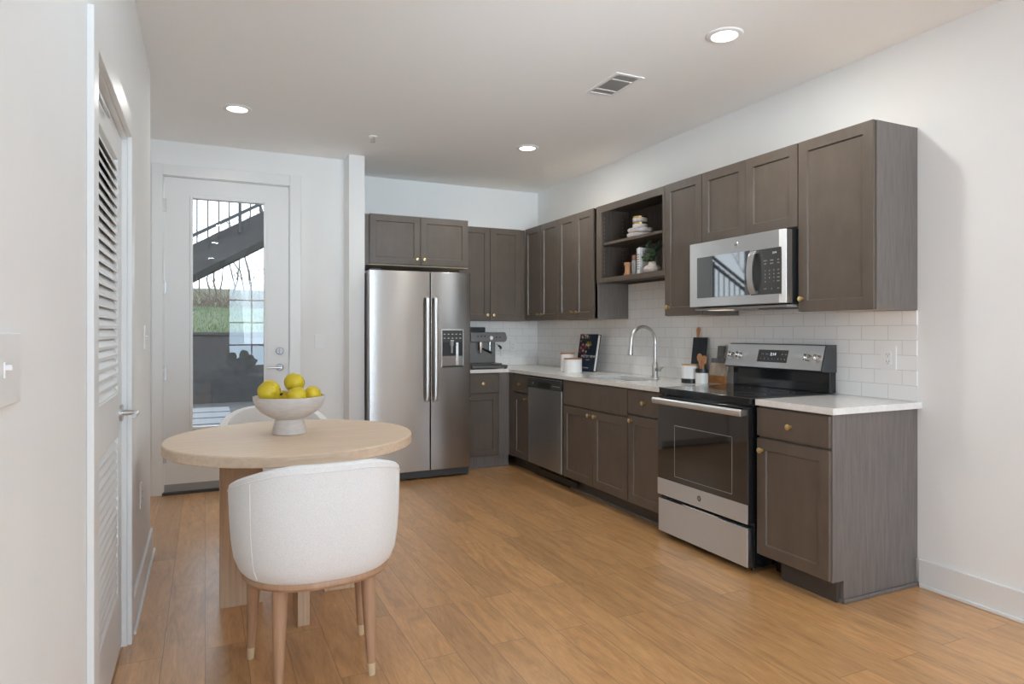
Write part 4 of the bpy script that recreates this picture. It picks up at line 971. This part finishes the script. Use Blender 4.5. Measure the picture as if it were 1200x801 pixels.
for i, (u, v_, d_, r, k, lab) in enumerate(fr_spec):
    c0 = px2w(u, v_, d_); rn = random.Random(40+i); ph = rn.uniform(0, 6)
    t = thing('quince', tuple(c0), lab, 'fruit', 'yellow quinces in the bowl')
    tilt_ = Matrix.Rotation(rn.uniform(.3, 1.2), 4, Vector((rn.uniform(-1, 1), rn.uniform(-1, 1), .2)).normalized())
    def dsp_(v):
        a = math.atan2(v.y, v.x)
        return .035*math.sin(5*a+ph)*abs(v.z)+.02*math.sin(3*a+ph*2)-.20*max(0, (v.z-.86))/.14-.10*max(0, (-v.z-.9))/.1
    MB().ball((0, 0, 0), r, r*.97, r*.94, nu=36, nv=24, disp=dsp_).build('flesh', 'quince', t, xf=Matrix.Translation(c0) @ tilt_)
    mb = MB().lathe([(.007, r*.72), (.009, r*.80), (.006, r*.84), (.002, r*.78)], n=10)
    mb.build('crown', 'stem', t, xf=Matrix.Translation(c0) @ tilt_)

# ------------------------------------------------------------------ outside the glass door
M['conc'] = noisy('concrete_paving', (.075, .075, .075), (.11, .11, .11), 6, .8, bump=.2)
M['rwall'] = noisy('dark_retaining_block', (.045, .045, .046), (.065, .065, .066), 9, .9, bump=.3)
M['grass'] = noisy('lawn', (.05, .075, .032), (.095, .12, .06), 2.2, .95, 8, stretch=(1, 3, 1), bump=.6)
M['grassb'] = mat('grass_blade', (.075, .12, .035), .8)
M['bark'] = mat('grey_bark', (.10, .08, .07), .9); M['twig'] = noisy('dry_twig', (.14, .11, .09), (.24, .19, .155), 3, .9)
M['iron'] = mat('painted_steel', (.045, .046, .048), .5)
M['sunpatch'] = mat('sun_patch_tone', (.21, .22, .235), .7)  # pale colour stands in for sunlight lying on the paving
gnd = MB().box(-9, 9, YD+.15, 13.2, -.10, -.03).build('patio', 'conc'); gnd['kind'] = 'structure'
rw = MB().box(-9, 9, 13.1, 13.35, -.1, 1.20).box(-9, 9, 13.06, 13.40, 1.20, 1.26).build('retaining_wall', 'rwall', bevel=.01, origin=(0, 13.2, 0)); rw['kind'] = 'structure'
mb = MB()
nx, ny = 30, 16; pts = []; rnd = random.Random(3)
for j in range(ny+1):
    for i in range(nx+1):
        y = 13.35+j*1.2; pts.append((-14+i*1, y, 1.18+(y-13.35)*.105+rnd.uniform(-.04, .04)))
mb.faces(pts, [(j*(nx+1)+i, j*(nx+1)+i+1, (j+1)*(nx+1)+i+1, (j+1)*(nx+1)+i) for j in range(ny) for i in range(nx)], smooth=True)
lw = mb.build('lawn', 'grass'); lw['kind'] = 'structure'
mb = MB()
for i in range(5000):
    y = 13.4+rnd.random()**1.5*6.8; x = rnd.uniform(-2.2, 1.6)+(y-13)*-.02; z = 1.17+(y-13.35)*.105; h = rnd.uniform(.04, .10); a = rnd.uniform(0, PI)
    dx, dy = .006*math.cos(a), .006*math.sin(a); lx, ly = rnd.uniform(-.03, .03), rnd.uniform(-.03, .03)
    mb.faces([(x-dx, y-dy, z), (x+dx, y+dy, z), (x+lx, y+ly, z+h)], [(0, 1, 2)])
gb = mb.build('grass_tufts', 'grassb'); tag(gb, 'green grass growing on the bank above the retaining wall', 'grass', kind='stuff')
# patch of sunlight on the patio, put in as pale slabs
pv = thing('sun_patch', (-.9, 9.7, -.03), 'patch of sunlight, made as pale slabs, on the patio seen through the door glass', 'sunlit_patch')
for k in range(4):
    MB().box(-1.05+.11*k, .35, 9.15+.62*k, 9.15+.62*(k+1)-.02, -.03, .015+.012*k).build('tread_or_sun_slab', 'sunpatch', pv, bevel=.004)
# steel stair
stz = lambda X: 2.222+.581*(X+.116)
X0, X1 = -3.7, 2.6
sr = thing('outdoor_staircase', (-3.7, 8.6, -.03), 'dark steel outdoor staircase rising to the right beyond the glass door', 'stairs')
for yy in (8.0, 9.2):
    MB().prism([(X0, stz(X0)), (X1, stz(X1)), (X1, stz(X1)-.33), (X0, stz(X0)-.33)], yy, yy+.012, lambda p, q, h: (p, h, q)).build('stringer', 'iron', sr)
MB().prism([(X0, stz(X0)-.30), (X1, stz(X1)-.30), (X1, stz(X1)-.31), (X0, stz(X0)-.31)], 8.012, 9.2, lambda p, q, h: (p, h, q)).build('soffit', 'iron', sr)
nst = 21
for i in range(nst):
    x = X0+(X1-X0)*i/nst; z = stz(x)-.16
    MB().box(x, x+.31, 8.012, 9.2, z, z+.035).build('tread_or_sun_slab', 'iron', sr)
for yy in (7.99, 9.21):
    for off, r in ((.095, .018), (.95, .022), (1.06, .02)):
        MB().prism([(X0, stz(X0)+off-r), (X1, stz(X1)+off-r), (X1, stz(X1)+off+r), (X0, stz(X0)+off+r)], yy-.02, yy+.02, lambda p, q, h: (p, h, q)).build('rail', 'iron', sr)
nb = 48
for i in range(nb):
    x = -2.9+i*.1085
    w_ = .016 if i % 9 == 3 else .007
    MB().box(x-w_, x+w_, 7.99-w_, 7.99+w_, stz(x)-.12, stz(x)+1.0).build('baluster', 'iron', sr)
# bare trees and brush
def tree(x, y, h, r, seed, label):
    rn = random.Random(seed); z0 = 1.18+(y-13.35)*.105-.1
    t = thing('bare_tree', (x, y, z0), label, 'tree', 'bare trees on the bank')
    tr = MB(); br = MB()
    pts = [Vector((x+rn.uniform(-.12, .12)*k*.5, y+rn.uniform(-.12, .12)*k*.5, z0+h*k/6)) for k in range(7)]
    tr.tube(pts, [r*(1-.13*k) for k in range(7)], n=7)
    def limb(p, d, ln, r_, lev):
        q = p; seg = [p]
        for k in range(3): d = (d+Vector((rn.uniform(-.3, .3), rn.uniform(-.3, .3), rn.uniform(-.1, .3)))).normalized(); q = q+d*ln/3; seg.append(q)
        br.tube(seg, [r_, r_*.8, r_*.6, r_*.35], n=4)
        if lev:
            for k in range(3): limb(seg[rn.choice((1, 2, 3))], (d+Vector((rn.uniform(-1, 1), rn.uniform(-1, 1), rn.uniform(0, .8)))).normalized(), ln*.6, r_*.5, lev-1)
    for k in range(9):
        i = rn.choice((1, 2, 3, 4, 5, 6)); a = rn.uniform(0, 2*PI)
        limb(pts[i], Vector((math.cos(a), math.sin(a), rn.uniform(.4, 1.2))).normalized(), h*rn.uniform(.14, .24), r*.4, 2)
    tr.build('trunk', 'bark', t); br.build('branches', 'twig', t)
tspec = [(1.86, 22.5, 4.2, .12, 'thickest bare tree, at the right edge of the door glass'), (1.15, 24, 2.4, .035, ''), (.55, 26.3, 2.3, .03, ''), (.12, 25, 2.3, .03, ''), (-.42, 23.5, 1.9, .03, ''), (.30, 23.0, 2.2, .035, ''), (.88, 23.2, 2.4, .035, ''), (1.42, 25.2, 3.2, .045, ''), (1.0, 27.5, 2.6, .035, ''), (-.2, 27.5, 2.3, .03, ''), (-1.1, 25, 2.2, .03, ''), (-2.2, 24, 2.4, .03, ''), (-15, 20, 7, .12, ''), (-19, 24, 8, .12, ''), (-11, 25, 6, .1, '')]
for i, (x, y, h, r, lab) in enumerate(tspec): tree(x, y, h, r, 100+i, lab or 'thin leafless tree on the bank behind the outdoor stair')
mb = MB(); rnd = random.Random(9)
for i in range(1800):
    x = rnd.uniform(-10, 5); y = rnd.uniform(20.6, 22.2); z = 1.1+(y-13.35)*.105; h = rnd.uniform(.3, .85)
    q = Vector((x+rnd.uniform(-.5, .5), y+rnd.uniform(-.3, .3), z+h)); md = Vector((x, y, z)).lerp(q, .5)+Vector((rnd.uniform(-.15, .15), 0, 0))
    mb.tube([(x, y, z), md, q], [.011, .007, .003], n=3)
br = mb.build('brushwood', 'twig'); tag(br, 'tangle of dry brown brush along the top of the grass bank', 'brush', kind='stuff')
